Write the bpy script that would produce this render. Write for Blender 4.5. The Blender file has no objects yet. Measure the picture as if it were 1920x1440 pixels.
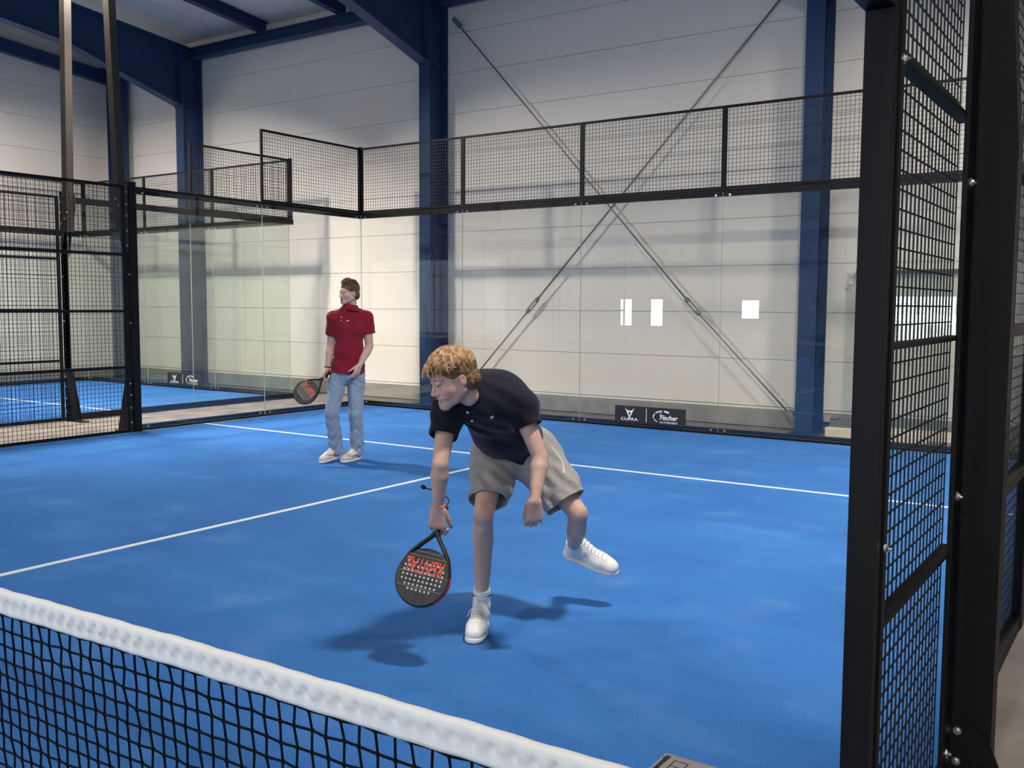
import bpy, bmesh, math, random
import numpy as np
from mathutils import Vector, Matrix, Quaternion
from mathutils.bvhtree import BVHTree
random.seed(7)
rng = np.random.default_rng(11)
PI = math.pi
SC = bpy.context.scene
COL = SC.collection

# ------------------------------------------------------------------ camera
cam_data = bpy.data.cameras.new('camera')
cam = bpy.data.objects.new('camera', cam_data)
COL.objects.link(cam)
CY, CP, CR = -0.5978, -0.0814, 0.0054            # yaw, pitch, roll
fwd = Vector((math.cos(CP) * math.sin(CY), math.cos(CP) * math.cos(CY), math.sin(CP)))
rgt = Vector((math.cos(CY), -math.sin(CY), 0))
upv = rgt.cross(fwd)
r2 = rgt * math.cos(CR) + upv * math.sin(CR)
u2 = -rgt * math.sin(CR) + upv * math.cos(CR)
cam.matrix_world = Matrix(((r2.x, u2.x, -fwd.x, 10.5977), (r2.y, u2.y, -fwd.y, -1.3161), (r2.z, u2.z, -fwd.z, 1.596), (0, 0, 0, 1)))
cam_data.sensor_fit = 'HORIZONTAL'
cam_data.sensor_width = 36.0
cam_data.lens = 1807.18 / 1920 * 36.0
cam_data.clip_start = 0.05
cam_data.clip_end = 200
SC.camera = cam

# ------------------------------------------------------------------ world, exposure
SC.view_settings.view_transform = 'Standard'
SC.view_settings.look = 'None'
SC.view_settings.gamma = 1
SC.view_settings.use_curve_mapping = False
SC.view_settings.exposure = 0.0
world = bpy.data.worlds.new('sky')
SC.world = world
world.use_nodes = True
wn = world.node_tree
bg = wn.nodes['Background']
bg.inputs['Color'].default_value = (0.80, 0.90, 1.0, 1)
bg.inputs['Strength'].default_value = 3.0


def area_light(name, loc, target, sx, sy, power, color=(1, 1, 1), parent=None, spread=PI):
    d = bpy.data.lights.new(name, 'AREA')
    d.shape = 'RECTANGLE'
    d.size, d.size_y = sx, sy
    d.energy = power
    d.color = color
    d.spread = spread
    o = bpy.data.objects.new(name, d)
    COL.objects.link(o)
    v = Vector(target) - Vector(loc)
    o.rotation_euler = v.to_track_quat('-Z', 'Y').to_euler()
    o.location = loc
    if parent is not None:
        o.parent = parent
        o.location = Vector(loc) - parent.location
    return o


# court floodlights sit on the light poles (see masts); daylight enters by the window openings
FLOODS = [((-0.50, 5.90, 6.1), (1.4, 7.2, 0), 355), ((10.0, 2.2, 6.1), (8.4, 5.2, 0), 245), ((-0.5, -5.9, 6.1), (1.8, -3.9, 0), 360),
          ((10.3, -5.2, 6.1), (9.3, -3.5, 0), 90), ((-1.45, 6.2, 6.3), (-3.8, 7.4, 0), 440), ((10.3, 7.6, 6.1), (8.6, 8.6, 0), 170), ((-7.6, 5.9, 6.0), (-7.0, 8.2, 0), 150)]
WINDOWS = [(-7.1, -6.5, .8, 1.9), (-5.8, -5.2, .8, 1.9), (-2.2, -1.45, 1.12, 1.87), (2.6, 5.0, 1.0, 2.0), (6.5, 9.5, .1, 3.2), (11.5, 17.5, .1, 3.6)]  # the two widest, unseen openings are added for soft ambient daylight

# ------------------------------------------------------------------ materials


def mat(name, color, rough=0.5, metal=0.0, noise=None, bump=None, spec=0.5, color2=None, stretch=None):
    """noise=(scale, detail, amount towards color2); bump=(scale, strength, distance)"""
    m = bpy.data.materials.new(name)
    m.use_nodes = True
    nt = m.node_tree
    b = nt.nodes['Principled BSDF']
    b.inputs['Base Color'].default_value = (*color, 1)
    b.inputs['Roughness'].default_value = rough
    b.inputs['Metallic'].default_value = metal
    b.inputs['Specular IOR Level'].default_value = spec
    tc = nt.nodes.new('ShaderNodeTexCoord')
    src = tc.outputs['Object']
    if stretch:
        mp = nt.nodes.new('ShaderNodeMapping')
        mp.inputs['Scale'].default_value = stretch
        nt.links.new(src, mp.inputs[0])
        src = mp.outputs[0]
    if noise:
        n = nt.nodes.new('ShaderNodeTexNoise')
        n.inputs['Scale'].default_value = noise[0]
        n.inputs['Detail'].default_value = noise[1]
        nt.links.new(src, n.inputs['Vector'])
        r = nt.nodes.new('ShaderNodeValToRGB')
        r.color_ramp.elements[0].position = 0.35
        r.color_ramp.elements[1].position = 0.7
        c2 = color2 or tuple(c * 0.6 for c in color)
        r.color_ramp.elements[0].color = (*color, 1)
        r.color_ramp.elements[1].color = (*[color[i] * (1 - noise[2]) + c2[i] * noise[2] for i in range(3)], 1)
        nt.links.new(n.outputs['Fac'], r.inputs[0])
        nt.links.new(r.outputs[0], b.inputs['Base Color'])
    if bump:
        n2 = nt.nodes.new('ShaderNodeTexNoise')
        n2.inputs['Scale'].default_value = bump[0]
        n2.inputs['Detail'].default_value = 3
        nt.links.new(src, n2.inputs['Vector'])
        bp_ = nt.nodes.new('ShaderNodeBump')
        bp_.inputs['Strength'].default_value = bump[1]
        bp_.inputs['Distance'].default_value = bump[2]
        nt.links.new(n2.outputs['Fac'], bp_.inputs['Height'])
        nt.links.new(bp_.outputs[0], b.inputs['Normal'])
    return m


def ramp_noise(nt, src, scale, detail, c0, c1, p0=0.4, p1=0.65):
    n = nt.nodes.new('ShaderNodeTexNoise')
    n.inputs['Scale'].default_value = scale
    n.inputs['Detail'].default_value = detail
    nt.links.new(src, n.inputs['Vector'])
    r = nt.nodes.new('ShaderNodeValToRGB')
    r.color_ramp.elements[0].position = p0
    r.color_ramp.elements[1].position = p1
    r.color_ramp.elements[0].color = (*c0, 1)
    r.color_ramp.elements[1].color = (*c1, 1)
    nt.links.new(n.outputs['Fac'], r.inputs[0])
    return r.outputs[0]


def mixc(nt, fac, a, b, blend='MIX'):
    m = nt.nodes.new('ShaderNodeMix')
    m.data_type = 'RGBA'
    m.blend_type = blend
    for sock, v in ((m.inputs[0], fac), (m.inputs[6], a), (m.inputs[7], b)):
        if isinstance(v, (int, float)):
            sock.default_value = v
        elif isinstance(v, tuple):
            sock.default_value = (*v, 1)
        else:
            nt.links.new(v, sock)
    return m.outputs[2]


def turf_material():
    m = bpy.data.materials.new('blue_turf')
    m.use_nodes = True
    nt = m.node_tree
    b = nt.nodes['Principled BSDF']
    b.inputs['Roughness'].default_value = 0.95
    b.inputs['Specular IOR Level'].default_value = 0.15
    tc = nt.nodes.new('ShaderNodeTexCoord').outputs['Object']
    fine = ramp_noise(nt, tc, 260, 2, (0.016, 0.104, 0.37), (0.072, 0.246, 0.60), 0.41, 0.60)
    broad = ramp_noise(nt, tc, 1.1, 5, (0.86, 0.87, 0.90), (1.08, 1.08, 1.06), 0.3, 0.7)
    c = mixc(nt, 1.0, fine, broad, 'MULTIPLY')
    sand_mask = ramp_noise(nt, tc, 2.2, 8, (0, 0, 0), (0.15, 0.15, 0.15), 0.55, 0.80)
    c = mixc(nt, sand_mask, c, (0.30, 0.42, 0.66))
    # strips of turf laid across the court, each brushed a little differently
    mp = nt.nodes.new('ShaderNodeMapping')
    mp.inputs['Scale'].default_value = (0.25, 3.0, 1)
    nt.links.new(tc, mp.inputs[0])
    strip = ramp_noise(nt, mp.outputs[0], 1.3, 3, (0.93, 0.94, 0.96), (1.05, 1.04, 1.03), 0.35, 0.7)
    c = mixc(nt, 1.0, c, strip, 'MULTIPLY')
    nt.links.new(c, b.inputs['Base Color'])
    n2 = nt.nodes.new('ShaderNodeTexNoise')
    n2.inputs['Scale'].default_value = 190
    n2.inputs['Detail'].default_value = 2
    nt.links.new(tc, n2.inputs['Vector'])
    bp_ = nt.nodes.new('ShaderNodeBump')
    bp_.inputs['Strength'].default_value = 0.6
    bp_.inputs['Distance'].default_value = 0.008
    nt.links.new(n2.outputs['Fac'], bp_.inputs['Height'])
    nt.links.new(bp_.outputs[0], b.inputs['Normal'])
    return m


def glass_material(name, tint, refl=1.0):
    m = bpy.data.materials.new(name)
    m.use_nodes = True
    nt = m.node_tree
    nt.nodes.remove(nt.nodes['Principled BSDF'])
    out = nt.nodes['Material Output']
    tr = nt.nodes.new('ShaderNodeBsdfTransparent')
    tr.inputs[0].default_value = (*tint, 1)
    gl = nt.nodes.new('ShaderNodeBsdfGlossy')
    gl.inputs['Roughness'].default_value = 0.0
    gl.inputs[0].default_value = (refl, refl, refl, 1)
    fr = nt.nodes.new('ShaderNodeFresnel')
    geo = nt.nodes.new('ShaderNodeNewGeometry')
    mr = nt.nodes.new('ShaderNodeMapRange')      # keeps the index right on the far face of the pane too
    mr.inputs['To Min'].default_value = 1.5
    mr.inputs['To Max'].default_value = 1 / 1.5
    nt.links.new(geo.outputs['Backfacing'], mr.inputs['Value'])
    nt.links.new(mr.outputs[0], fr.inputs['IOR'])
    mx = nt.nodes.new('ShaderNodeMixShader')
    nt.links.new(fr.outputs[0], mx.inputs[0])
    nt.links.new(tr.outputs[0], mx.inputs[1])
    nt.links.new(gl.outputs[0], mx.inputs[2])
    nt.links.new(mx.outputs[0], out.inputs[0])
    return m


def attr_material(name, rough, spec=0.4, bump=None, sss=0.0):
    m = bpy.data.materials.new(name)
    m.use_nodes = True
    nt = m.node_tree
    b = nt.nodes['Principled BSDF']
    a = nt.nodes.new('ShaderNodeAttribute')
    a.attribute_name = 'Col'
    b.inputs['Roughness'].default_value = rough
    b.inputs['Specular IOR Level'].default_value = spec
    if sss:
        b.inputs['Subsurface Weight'].default_value = sss
        b.inputs['Subsurface Radius'].default_value = (0.012, 0.004, 0.002)
        b.inputs['Subsurface Scale'].default_value = 0.6
    tc = nt.nodes.new('ShaderNodeTexCoord').outputs['Object']
    mot = ramp_noise(nt, tc, 28, 4, (0.93, 0.91, 0.91), (1.05, 1.03, 1.02), 0.35, 0.7)
    c = mixc(nt, 1.0, a.outputs['Color'], mot, 'MULTIPLY')
    nt.links.new(c, b.inputs['Base Color'])
    return m


M = {}
M['turf'] = turf_material()
M['line'] = mat('court_line_white', (0.74, 0.77, 0.80), 0.9, noise=(40, 3, .35), color2=(0.5, 0.6, 0.72), bump=(180, .5, .004))
M['concrete'] = mat('hall_concrete', (0.20, 0.172, 0.152), 0.6, noise=(2.4, 12, .85), color2=(0.085, 0.073, 0.070), bump=(30, .2, .004))
M['pad'] = mat('concrete_base_band', (0.30, 0.29, 0.26), 0.9, noise=(3, 8, .7), color2=(0.19, 0.185, 0.165), bump=(20, .3, .01))
M['wall'] = mat('wall_panel_white', (0.80, 0.745, 0.67), 0.6, noise=(1.4, 6, .25), color2=(0.70, 0.65, 0.58), bump=(7, .04, .01))
M['joint'] = mat('panel_joint', (0.30, 0.28, 0.26), 0.8)
M['ceil'] = mat('roof_panel_grey', (0.60, 0.58, 0.57), 0.7, noise=(1.2, 4, .2))
M['steel_blue'] = mat('painted_steel_blue', (0.017, 0.045, 0.118), 0.5, spec=0.3, noise=(1.5, 4, .25), color2=(0.012, 0.034, 0.09), bump=(40, .03, .003))
M['black'] = mat('black_powder_coat', (0.006, 0.006, 0.008), 0.5, spec=0.22, noise=(20, 3, .3), color2=(0.012, 0.012, 0.012), bump=(260, .12, .001))
M['wire'] = mat('black_wire', (0.012, 0.012, 0.013), 0.5)
M['mast'] = mat('mast_brown_black', (0.045, 0.038, 0.033), 0.4, noise=(3, 4, .4), color2=(0.03, 0.026, 0.023))
M['zinc'] = mat('zinc_bolt', (0.75, 0.74, 0.72), 0.28, 1.0)
M['galv'] = mat('galvanised_steel', (0.30, 0.29, 0.27), 0.5, 0.6, noise=(30, 4, .4))
M['glass'] = glass_material('court_glass', (0.985, 0.99, 0.98))
M['glass_green'] = glass_material('court_glass_green', (0.958, 0.98, 0.965))
M['glass_edge'] = mat('glass_edge', (0.42, 0.50, 0.46), 0.25)
M['board'] = mat('sign_black', (0.018, 0.018, 0.020), 0.5)
M['white_print'] = mat('white_print', (0.85, 0.85, 0.85), 0.6)
M['tape'] = mat('net_tape_white', (0.92, 0.92, 0.90), 0.8, noise=(60, 3, .12), color2=(0.7, .72, .76), bump=(420, .35, .0015))
M['cord'] = mat('net_cord_black', (0.004, 0.006, 0.010), 0.8, spec=0.12, bump=(500, .5, .001))
M['wood'] = mat('pale_timber', (0.75, 0.66, 0.52), 0.8, noise=(6, 5, .4), color2=(0.55, 0.46, 0.34), stretch=(1, 8, 8))
M['card'] = mat('grey_card', (0.45, 0.41, 0.39), 0.7)
M['print_black'] = mat('print_black', (0.02, 0.02, 0.02), 0.7)
M['blackplastic'] = mat('black_plastic', (0.012, 0.012, 0.012), 0.4)
M['grey_dark'] = mat('dark_grey_metal', (0.10, 0.10, 0.105), 0.5, 0.4)

# ------------------------------------------------------------------ object helpers


def link(name, me, m, parent=None, smooth=False):
    o = bpy.data.objects.new(name, me)
    COL.objects.link(o)
    if m is not None:
        for mm in (m if isinstance(m, (list, tuple)) else [m]):
            me.materials.append(mm)
    if parent is not None:
        o.parent = parent
    if smooth:
        for p in me.polygons:
            p.use_smooth = True
    return o


def obj(name, bm, m, parent=None, smooth=False):
    me = bpy.data.meshes.new(name)
    bm.to_mesh(me)
    bm.free()
    return link(name, me, m, parent, smooth)


def tag(o, label=None, cat=None, group=None, kind=None):
    if label: o['label'] = label
    if cat: o['category'] = cat
    if group: o['group'] = group
    if kind: o['kind'] = kind
    return o


def thing(name, label, cat, loc=(0, 0, 0), rz=0, group=None):
    o = bpy.data.objects.new(name, None)
    COL.objects.link(o)
    o.location = loc
    o.rotation_euler = (0, 0, rz)
    return tag(o, label, cat, group)


def box(bm, x0, x1, y0, y1, z0, z1, bev=0.0, mi=0):
    r = bmesh.ops.create_cube(bm, size=1)
    vs = r['verts']
    for v in vs:
        v.co = Vector(((x0 + x1) / 2 + v.co.x * (x1 - x0), (y0 + y1) / 2 + v.co.y * (y1 - y0), (z0 + z1) / 2 + v.co.z * (z1 - z0)))
    fs = {f for v in vs for f in v.link_faces}
    for f in fs:
        f.material_index = mi
    if bev:
        es = list({e for v in vs for e in v.link_edges})
        bmesh.ops.bevel(bm, geom=es, offset=bev, segments=2, affect='EDGES', profile=0.6)
    return vs


def BM():
    return bmesh.new()


def bar(bm, p, q, w, h=None, up=(0, 0, 1)):
    """rectangular bar from p to q; w across, h along 'up'"""
    h = h or w
    p, q = Vector(p), Vector(q)
    d = (q - p).normalized()
    upx = Vector(up)
    s = d.cross(upx)
    if s.length < 1e-5:
        s = d.cross(Vector((1, 0, 0)))
    s.normalize()
    t = s.cross(d)
    vs = []
    for c in (p, q):
        for a, b in ((-1, -1), (1, -1), (1, 1), (-1, 1)):
            vs.append(bm.verts.new(c + s * (a * w / 2) + t * (b * h / 2)))
    for f in ((3, 2, 1, 0), (4, 5, 6, 7), (0, 1, 5, 4), (1, 2, 6, 5), (2, 3, 7, 6), (3, 0, 4, 7)):
        bm.faces.new([vs[i] for i in f])


def tube(bm, pts, r, n=8, cap=True):
    pts = [Vector(p) for p in pts]
    rs = r if isinstance(r, (list, tuple)) else [r] * len(pts)
    rings = []
    prev = None
    for i, p in enumerate(pts):
        a = pts[max(0, i - 1)]
        b = pts[min(len(pts) - 1, i + 1)]
        d = (b - a).normalized()
        if prev is None:
            s = d.orthogonal().normalized()
        else:
            s = prev - d * prev.dot(d)
            s.normalize()
        prev = s
        t = d.cross(s)
        rings.append([bm.verts.new(p + (s * math.cos(2 * PI * k / n) + t * math.sin(2 * PI * k / n)) * rs[i]) for k in range(n)])
    for A, B in zip(rings, rings[1:]):
        for k in range(n):
            bm.faces.new([A[k], A[(k + 1) % n], B[(k + 1) % n], B[k]])
    if cap and n > 2:
        bm.faces.new(rings[0][::-1])
        bm.faces.new(rings[-1])


def prism(bm, pts, n):
    """closed solid: polygon pts extruded by vector n"""
    n = Vector(n)
    A = [bm.verts.new(Vector(p)) for p in pts]
    B = [bm.verts.new(Vector(p) + n) for p in pts]
    bm.faces.new(A[::-1])
    bm.faces.new(B)
    k = len(A)
    for i in range(k):
        bm.faces.new([A[i], A[(i + 1) % k], B[(i + 1) % k], B[i]])


def disc_bolt(bm, p, n, r=0.012, h=0.008):
    p, n = Vector(p), Vector(n).normalized()
    tube(bm, [p, p + n * h * .45], r * 1.25, 12)
    tube(bm, [p + n * h * .45, p + n * h], r * 0.8, 6)
    tube(bm, [p + n * h, p + n * h * 1.7], r * 0.42, 8)


def structure(name, bm, m, smooth=False):
    return tag(obj(name, bm, m, None, smooth), kind='structure')


def text_mesh(name, body, size, m, parent, mtx, shear=0.0, sx=1.0, extrude=0.001, spacing=1.0, align='CENTER', offset=0.0):
    cu = bpy.data.curves.new(name, 'FONT')
    cu.body = body
    cu.size = size
    cu.shear = shear
    cu.extrude = extrude
    cu.offset = offset
    cu.space_character = spacing
    cu.align_x = align
    cu.align_y = 'CENTER'
    tmp = bpy.data.objects.new(name, cu)
    COL.objects.link(tmp)
    dg = bpy.context.evaluated_depsgraph_get()
    me = bpy.data.meshes.new_from_object(tmp.evaluated_get(dg))
    bpy.data.objects.remove(tmp)
    me.transform(Matrix.Diagonal((sx, 1, 1, 1)))
    me.transform(mtx)
    me.materials.clear()
    return link(name, me, m, parent)
# ------------------------------------------------------------------ signed distance modelling for bodies and cloth


def V3(p):
    return np.array(p, dtype=np.float32)


def nrm(v):
    v = np.array(v, float)
    return v / np.linalg.norm(v)


def lerp(a, b, t): return tuple(a[i] + (b[i] - a[i]) * t for i in range(3))


class Field:
    def __init__(s, lo, hi, h):
        s.h = h
        s.lo = np.array(lo, np.float32)
        s.n = np.ceil((np.array(hi) - np.array(lo)) / h).astype(int) + 1
        s.f = np.full(s.n, 9.0, np.float32)

    def block(s, lo, hi, m):
        a = np.clip(np.floor((np.array(lo) - m - s.lo) / s.h).astype(int), 0, s.n)
        b = np.clip(np.ceil((np.array(hi) + m - s.lo) / s.h).astype(int) + 1, 0, s.n)
        if np.any(b <= a):
            return None, None
        sl = tuple(slice(x, y) for x, y in zip(a, b))
        g = [(s.lo[i] + s.h * np.arange(a[i], b[i], dtype=np.float32)) for i in range(3)]
        X = np.stack(np.meshgrid(*g, indexing='ij'), -1)
        return sl, X

    def comb(s, sl, d, k, op='u'):
        a = s.f[sl]
        if op == 'u':
            if k > 0:
                e = np.clip(k - np.abs(a - d), 0, None) / k
                s.f[sl] = np.minimum(a, d) - e * e * k * 0.25
            else:
                s.f[sl] = np.minimum(a, d)
        else:
            d = -d
            if k > 0:
                e = np.clip(k - np.abs(a - d), 0, None) / k
                s.f[sl] = np.maximum(a, d) + e * e * k * 0.25
            else:
                s.f[sl] = np.maximum(a, d)

    def cone(s, a, b, ra, rb, k=0.01, q=None, w=None, op='u', cuta=False, cutb=False, fold=None):
        """tapered capsule; q>1 widens it along direction w; cutb ends it flat at b"""
        a, b = V3(a), V3(b)
        R = max(ra, rb) * (q or 1) * 1.1
        sl, X = s.block(np.minimum(a, b) - R, np.maximum(a, b) + R, k + 2 * s.h)
        if sl is None:
            return
        ab = b - a
        L2 = float(ab @ ab)
        t = ((X - a) @ ab) / L2
        tc = np.clip(t, 0, 1)
        O = X - (a + tc[..., None] * ab)
        if q:
            w = V3(nrm(w))
            ow = O @ w
            l2 = (O * O).sum(-1) - ow * ow + (ow / q) ** 2
            ln = np.sqrt(np.maximum(l2, 0))
        else:
            ln = np.sqrt((O * O).sum(-1))
        d = ln - (ra + (rb - ra) * tc)
        if fold is not None:
            d = d - fold(X, t)
        L = math.sqrt(L2)
        if cutb:
            d = np.maximum(d, (t - 1) * L)
        if cuta:
            d = np.maximum(d, -t * L)
        s.comb(sl, d.astype(np.float32), k, op)

    def ell(s, c, r, A=None, k=0.01, op='u'):
        """ellipsoid centre c radii r; A rows = local axes"""
        c = V3(c)
        r = V3(r)
        A = np.eye(3, dtype=np.float32) if A is None else np.array(A, np.float32)
        R = float(r.max())
        sl, X = s.block(c - R, c + R, k + 2 * s.h)
        if sl is None:
            return
        Y = (X - c) @ A.T
        k0 = np.sqrt(((Y / r) ** 2).sum(-1))
        k1 = np.sqrt(((Y / (r * r)) ** 2).sum(-1)) + 1e-9
        d = k0 * (k0 - 1) / k1
        s.comb(sl, d.astype(np.float32), k, op)

    def plane_cut(s, p, n, lo=None, hi=None, k=0):
        """remove the side n points to"""
        lo = s.lo if lo is None else lo
        hi = s.lo + s.n * s.h if hi is None else hi
        sl, X = s.block(lo, hi, 0)
        d = -((X - V3(p)) @ V3(nrm(n)))
        s.comb(sl, d.astype(np.float32), k, 'd')

    def chain(s, pts, rs, k=0.008, **kw):
        for i in range(len(pts) - 1):
            s.cone(pts[i], pts[i + 1], rs[i], rs[i + 1], k=k, **kw)

    def mesh(s, name, smooth=2):
        f = s.f
        ins = f < 0
        c = np.zeros(np.array(f.shape) - 1, np.uint8)
        nx, ny, nz = c.shape
        for i in (0, 1):
            for j in (0, 1):
                for k in (0, 1):
                    c += ins[i:i + nx, j:j + ny, k:k + nz]
        act = (c > 0) & (c < 8)
        I = np.stack(np.nonzero(act), -1)
        idx = np.full(c.shape, -1, np.int32)
        idx[act] = np.arange(len(I))
        cor = {}
        for i in (0, 1):
            for j in (0, 1):
                for k in (0, 1):
                    cor[(i, j, k)] = f[I[:, 0] + i, I[:, 1] + j, I[:, 2] + k].astype(np.float64)
        acc = np.zeros((len(I), 3))
        cnt = np.zeros(len(I))
        for ax in range(3):
            for u in (0, 1):
                for v in (0, 1):
                    p = [u, v]
                    p.insert(ax, 0)
                    q = list(p)
                    q[ax] = 1
                    A, B = cor[tuple(p)], cor[tuple(q)]
                    m = (A < 0) != (B < 0)
                    t = np.where(m, A / np.where(np.abs(A - B) < 1e-12, 1, A - B), 0)
                    P = np.tile(np.array(p, float), (len(I), 1))
                    P[:, ax] = t
                    acc += P * m[:, None]
                    cnt += m
        Vt = (I + acc / cnt[:, None]) * s.h + s.lo
        faces = []
        for ax in range(3):
            sh = [slice(None)] * 3
            s0 = list(sh)
            s1 = list(sh)
            s0[ax] = slice(0, -1)
            s1[ax] = slice(1, None)
            A, B = ins[tuple(s0)], ins[tuple(s1)]
            o1, o2 = [a for a in range(3) if a != ax]
            E = np.stack(np.nonzero(A != B), -1)
            E = E[(E[:, o1] > 0) & (E[:, o2] > 0) & (E[:, o1] < f.shape[o1] - 1) & (E[:, o2] < f.shape[o2] - 1)]
            q = []
            for d1, d2 in ((-1, -1), (0, -1), (0, 0), (-1, 0)):
                e = E.copy()
                e[:, o1] += d1
                e[:, o2] += d2
                q.append(idx[e[:, 0], e[:, 1], e[:, 2]])
            Q = np.stack(q, -1)
            flip = A[E[:, 0], E[:, 1], E[:, 2]]
            if ax == 1:
                flip = ~flip
            Q[~flip] = Q[~flip][:, ::-1]
            faces.append(Q)
        F = np.concatenate(faces)
        F = F[(F >= 0).all(1)]
        for _ in range(smooth):
            S = np.zeros_like(Vt)
            C = np.zeros(len(Vt))
            for a, b in ((0, 1), (1, 2), (2, 3), (3, 0)):
                for x, y in ((a, b), (b, a)):
                    for dd in range(3):
                        S[:, dd] += np.bincount(F[:, x], Vt[F[:, y], dd], len(Vt))
                    C += np.bincount(F[:, x], minlength=len(Vt))
            Vt = Vt * 0.45 + 0.55 * S / np.maximum(C, 1)[:, None]
        me = bpy.data.meshes.new(name)
        me.vertices.add(len(Vt))
        me.vertices.foreach_set('co', Vt.astype(np.float32).ravel())
        me.loops.add(F.size)
        me.loops.foreach_set('vertex_index', F.ravel().astype(np.int32))
        me.polygons.add(len(F))
        me.polygons.foreach_set('loop_start', np.arange(0, F.size, 4, dtype=np.int32))
        me.polygons.foreach_set('loop_total', np.full(len(F), 4, np.int32))
        me.polygons.foreach_set('use_smooth', np.ones(len(F), bool))
        me.update(calc_edges=True)
        me.validate()
        s.V = Vt
        return me


def set_color(me, cols):
    a = me.color_attributes.new('Col', 'FLOAT_COLOR', 'POINT')
    c = np.ones((len(me.vertices), 4), np.float32)
    c[:, :3] = cols
    a.data.foreach_set('color', c.ravel())


def coords(me):
    a = np.zeros(len(me.vertices) * 3, np.float32)
    me.vertices.foreach_get('co', a)
    return a.reshape(-1, 3)


class Head:
    """head frame: origin between the ears at eye height; X its left, Y forward, Z up"""

    def __init__(s, o, fwd_, up_, scale=1.0):
        s.o = np.array(o, float)
        y = nrm(fwd_)
        z = np.array(up_, float)
        z = nrm(z - y * (z @ y))
        x = np.cross(y, z)
        s.A = np.stack([x, y, z])      # rows
        s.k = scale

    def w(s, x, y, z):
        return s.o + (np.array([x, y, z]) * s.k) @ s.A

    def loc(s, P):
        return ((P - s.o) @ s.A.T) / s.k

    def build(s, F, smile=False):
        k = s.k
        W, A = s.w, s.A

        def E(c, r, kk, op='u'):
            F.ell(W(*c), np.array(r) * k, A, kk, op)

        def Cn(a, b, ra, rb, kk, op='u'):
            F.cone(W(*a), W(*b), ra * k, rb * k, kk, op=op)
        E((0, -.016, .036), (.075, .094, .086), .02)
        E((0, .024, -.035), (.060, .062, .072), .03)
        for sx in (-1, 1):
            Cn((sx * .050, -.008, -.052), (sx * .012, .070, -.096), .020, .016, .03)
            E((sx * .040, .056, -.028), (.022, .022, .020), .03)
        E((0, .078, -.098), (.020, .016, .014), .02)
        E((0, .070, .022), (.056, .018, .014), .02)
        E((0, .080, -.066), (.026, .016, .018), .02)
        Cn((0, .084, .010), (0, .108, -.033), .0075, .0100, .012)
        for sx in (-1, 1):
            E((sx * .012, .097, -.038), (.0075, .009, .007), .006)
            E((sx * .032, .100, -.002), (.0185, .020, .0125), .012, 'd')
            E((sx * .032, .0812, .0080), (.018, .0100, .0078), .004)
            E((sx * .032, .0808, -.0105), (.017, .009, .0056), .004)
            E((sx * .019, .078, -.030), (.013, .015, .015), .012)
            # ear
            c = (sx * .0765, -.014, -.010)
            E(c, (.0085, .0165, .0275), .006)
            E((sx * .0870, -.0125, -.006), (.0075, .0100, .0175), .002, 'd')
            E((sx * .0825, -.004, -.012), (.004, .004, .006), .003)
            Cn((sx * .0775, -.024, .004), (sx * .0815, -.018, .013), .003, .003, .003)
        if smile:
            E((0, .091, -.0570), (.030, .009, .0042), .005)
            E((0, .086, -.0800), (.025, .009, .0048), .005)
            E((0, .096, -.0680), (.028, .030, .0075), .002, 'd')
            for sx in (-1, 1):
                Cn((sx * .016, .092, -.066), (sx * .031, .078, -.0590), .0058, .0022, .001, 'd')
            for sx in (-1, 1):
                E((sx * .040, .066, -.050), (.016, .016, .016), .015)
        else:
            E((0, .095, -.061), (.022, .007, .0048), .004)
            E((0, .093, -.0715), (.019, .008, .0055), .004)
            E((0, .108, -.0665), (.021, .014, .0016), .001, 'd')
        Cn((sx * 0, -.022, -.050), (0, -.040, -.10), .044, .043, .025)

    def colour(s, P, base, lips, brow, blush):
        """base colours over vertices P near the head"""
        L = s.loc(P)
        C = np.tile(np.array(base, float), (len(P), 1))

        def mixin(mask, col):
            C[:] = C * (1 - mask[:, None]) + np.array(col) * mask[:, None]

        def blob(c, r, soft=1.0):
            d = np.sqrt((((L - np.array(c)) / np.array(r)) ** 2).sum(1))
            return np.clip((1.3 - d) / 0.5 * soft, 0, 1)
        for sx in (-1, 1):
            mixin(blob((sx * .043, .060, -.036), (.026, .03, .022)) * .45, blush)
            mixin(blob((sx * .080, -.01, -.01), (.014, .03, .04)) * .5, blush)
            mixin(blob((sx * .018, .090, .0225), (.012, .016, .0034)) * .7, brow)
            mixin(blob((sx * .036, .084, .0255), (.016, .022, .0034)) * .7, brow)
            mixin(blob((sx * .050, .070, .0235), (.008, .016, .0030)) * .6, brow)
            mixin(blob((sx * .032, .085, .004), (.017, .012, .0035)) * .7, tuple(c * .45 for c in base))
        mixin(blob((0, .110, -.036), (.012, .012, .010)) * .4, blush)
        mixin(blob((0, .097, -.058), (.024, .014, .0060)), lips)
        mixin(blob((0, .095, -.0765), (.020, .014, .0070)), lips)
        mixin(blob((0, .090, -.067), (.022, .012, .0045)) * .95, (0.05, 0.012, 0.012))
        return C


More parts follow.
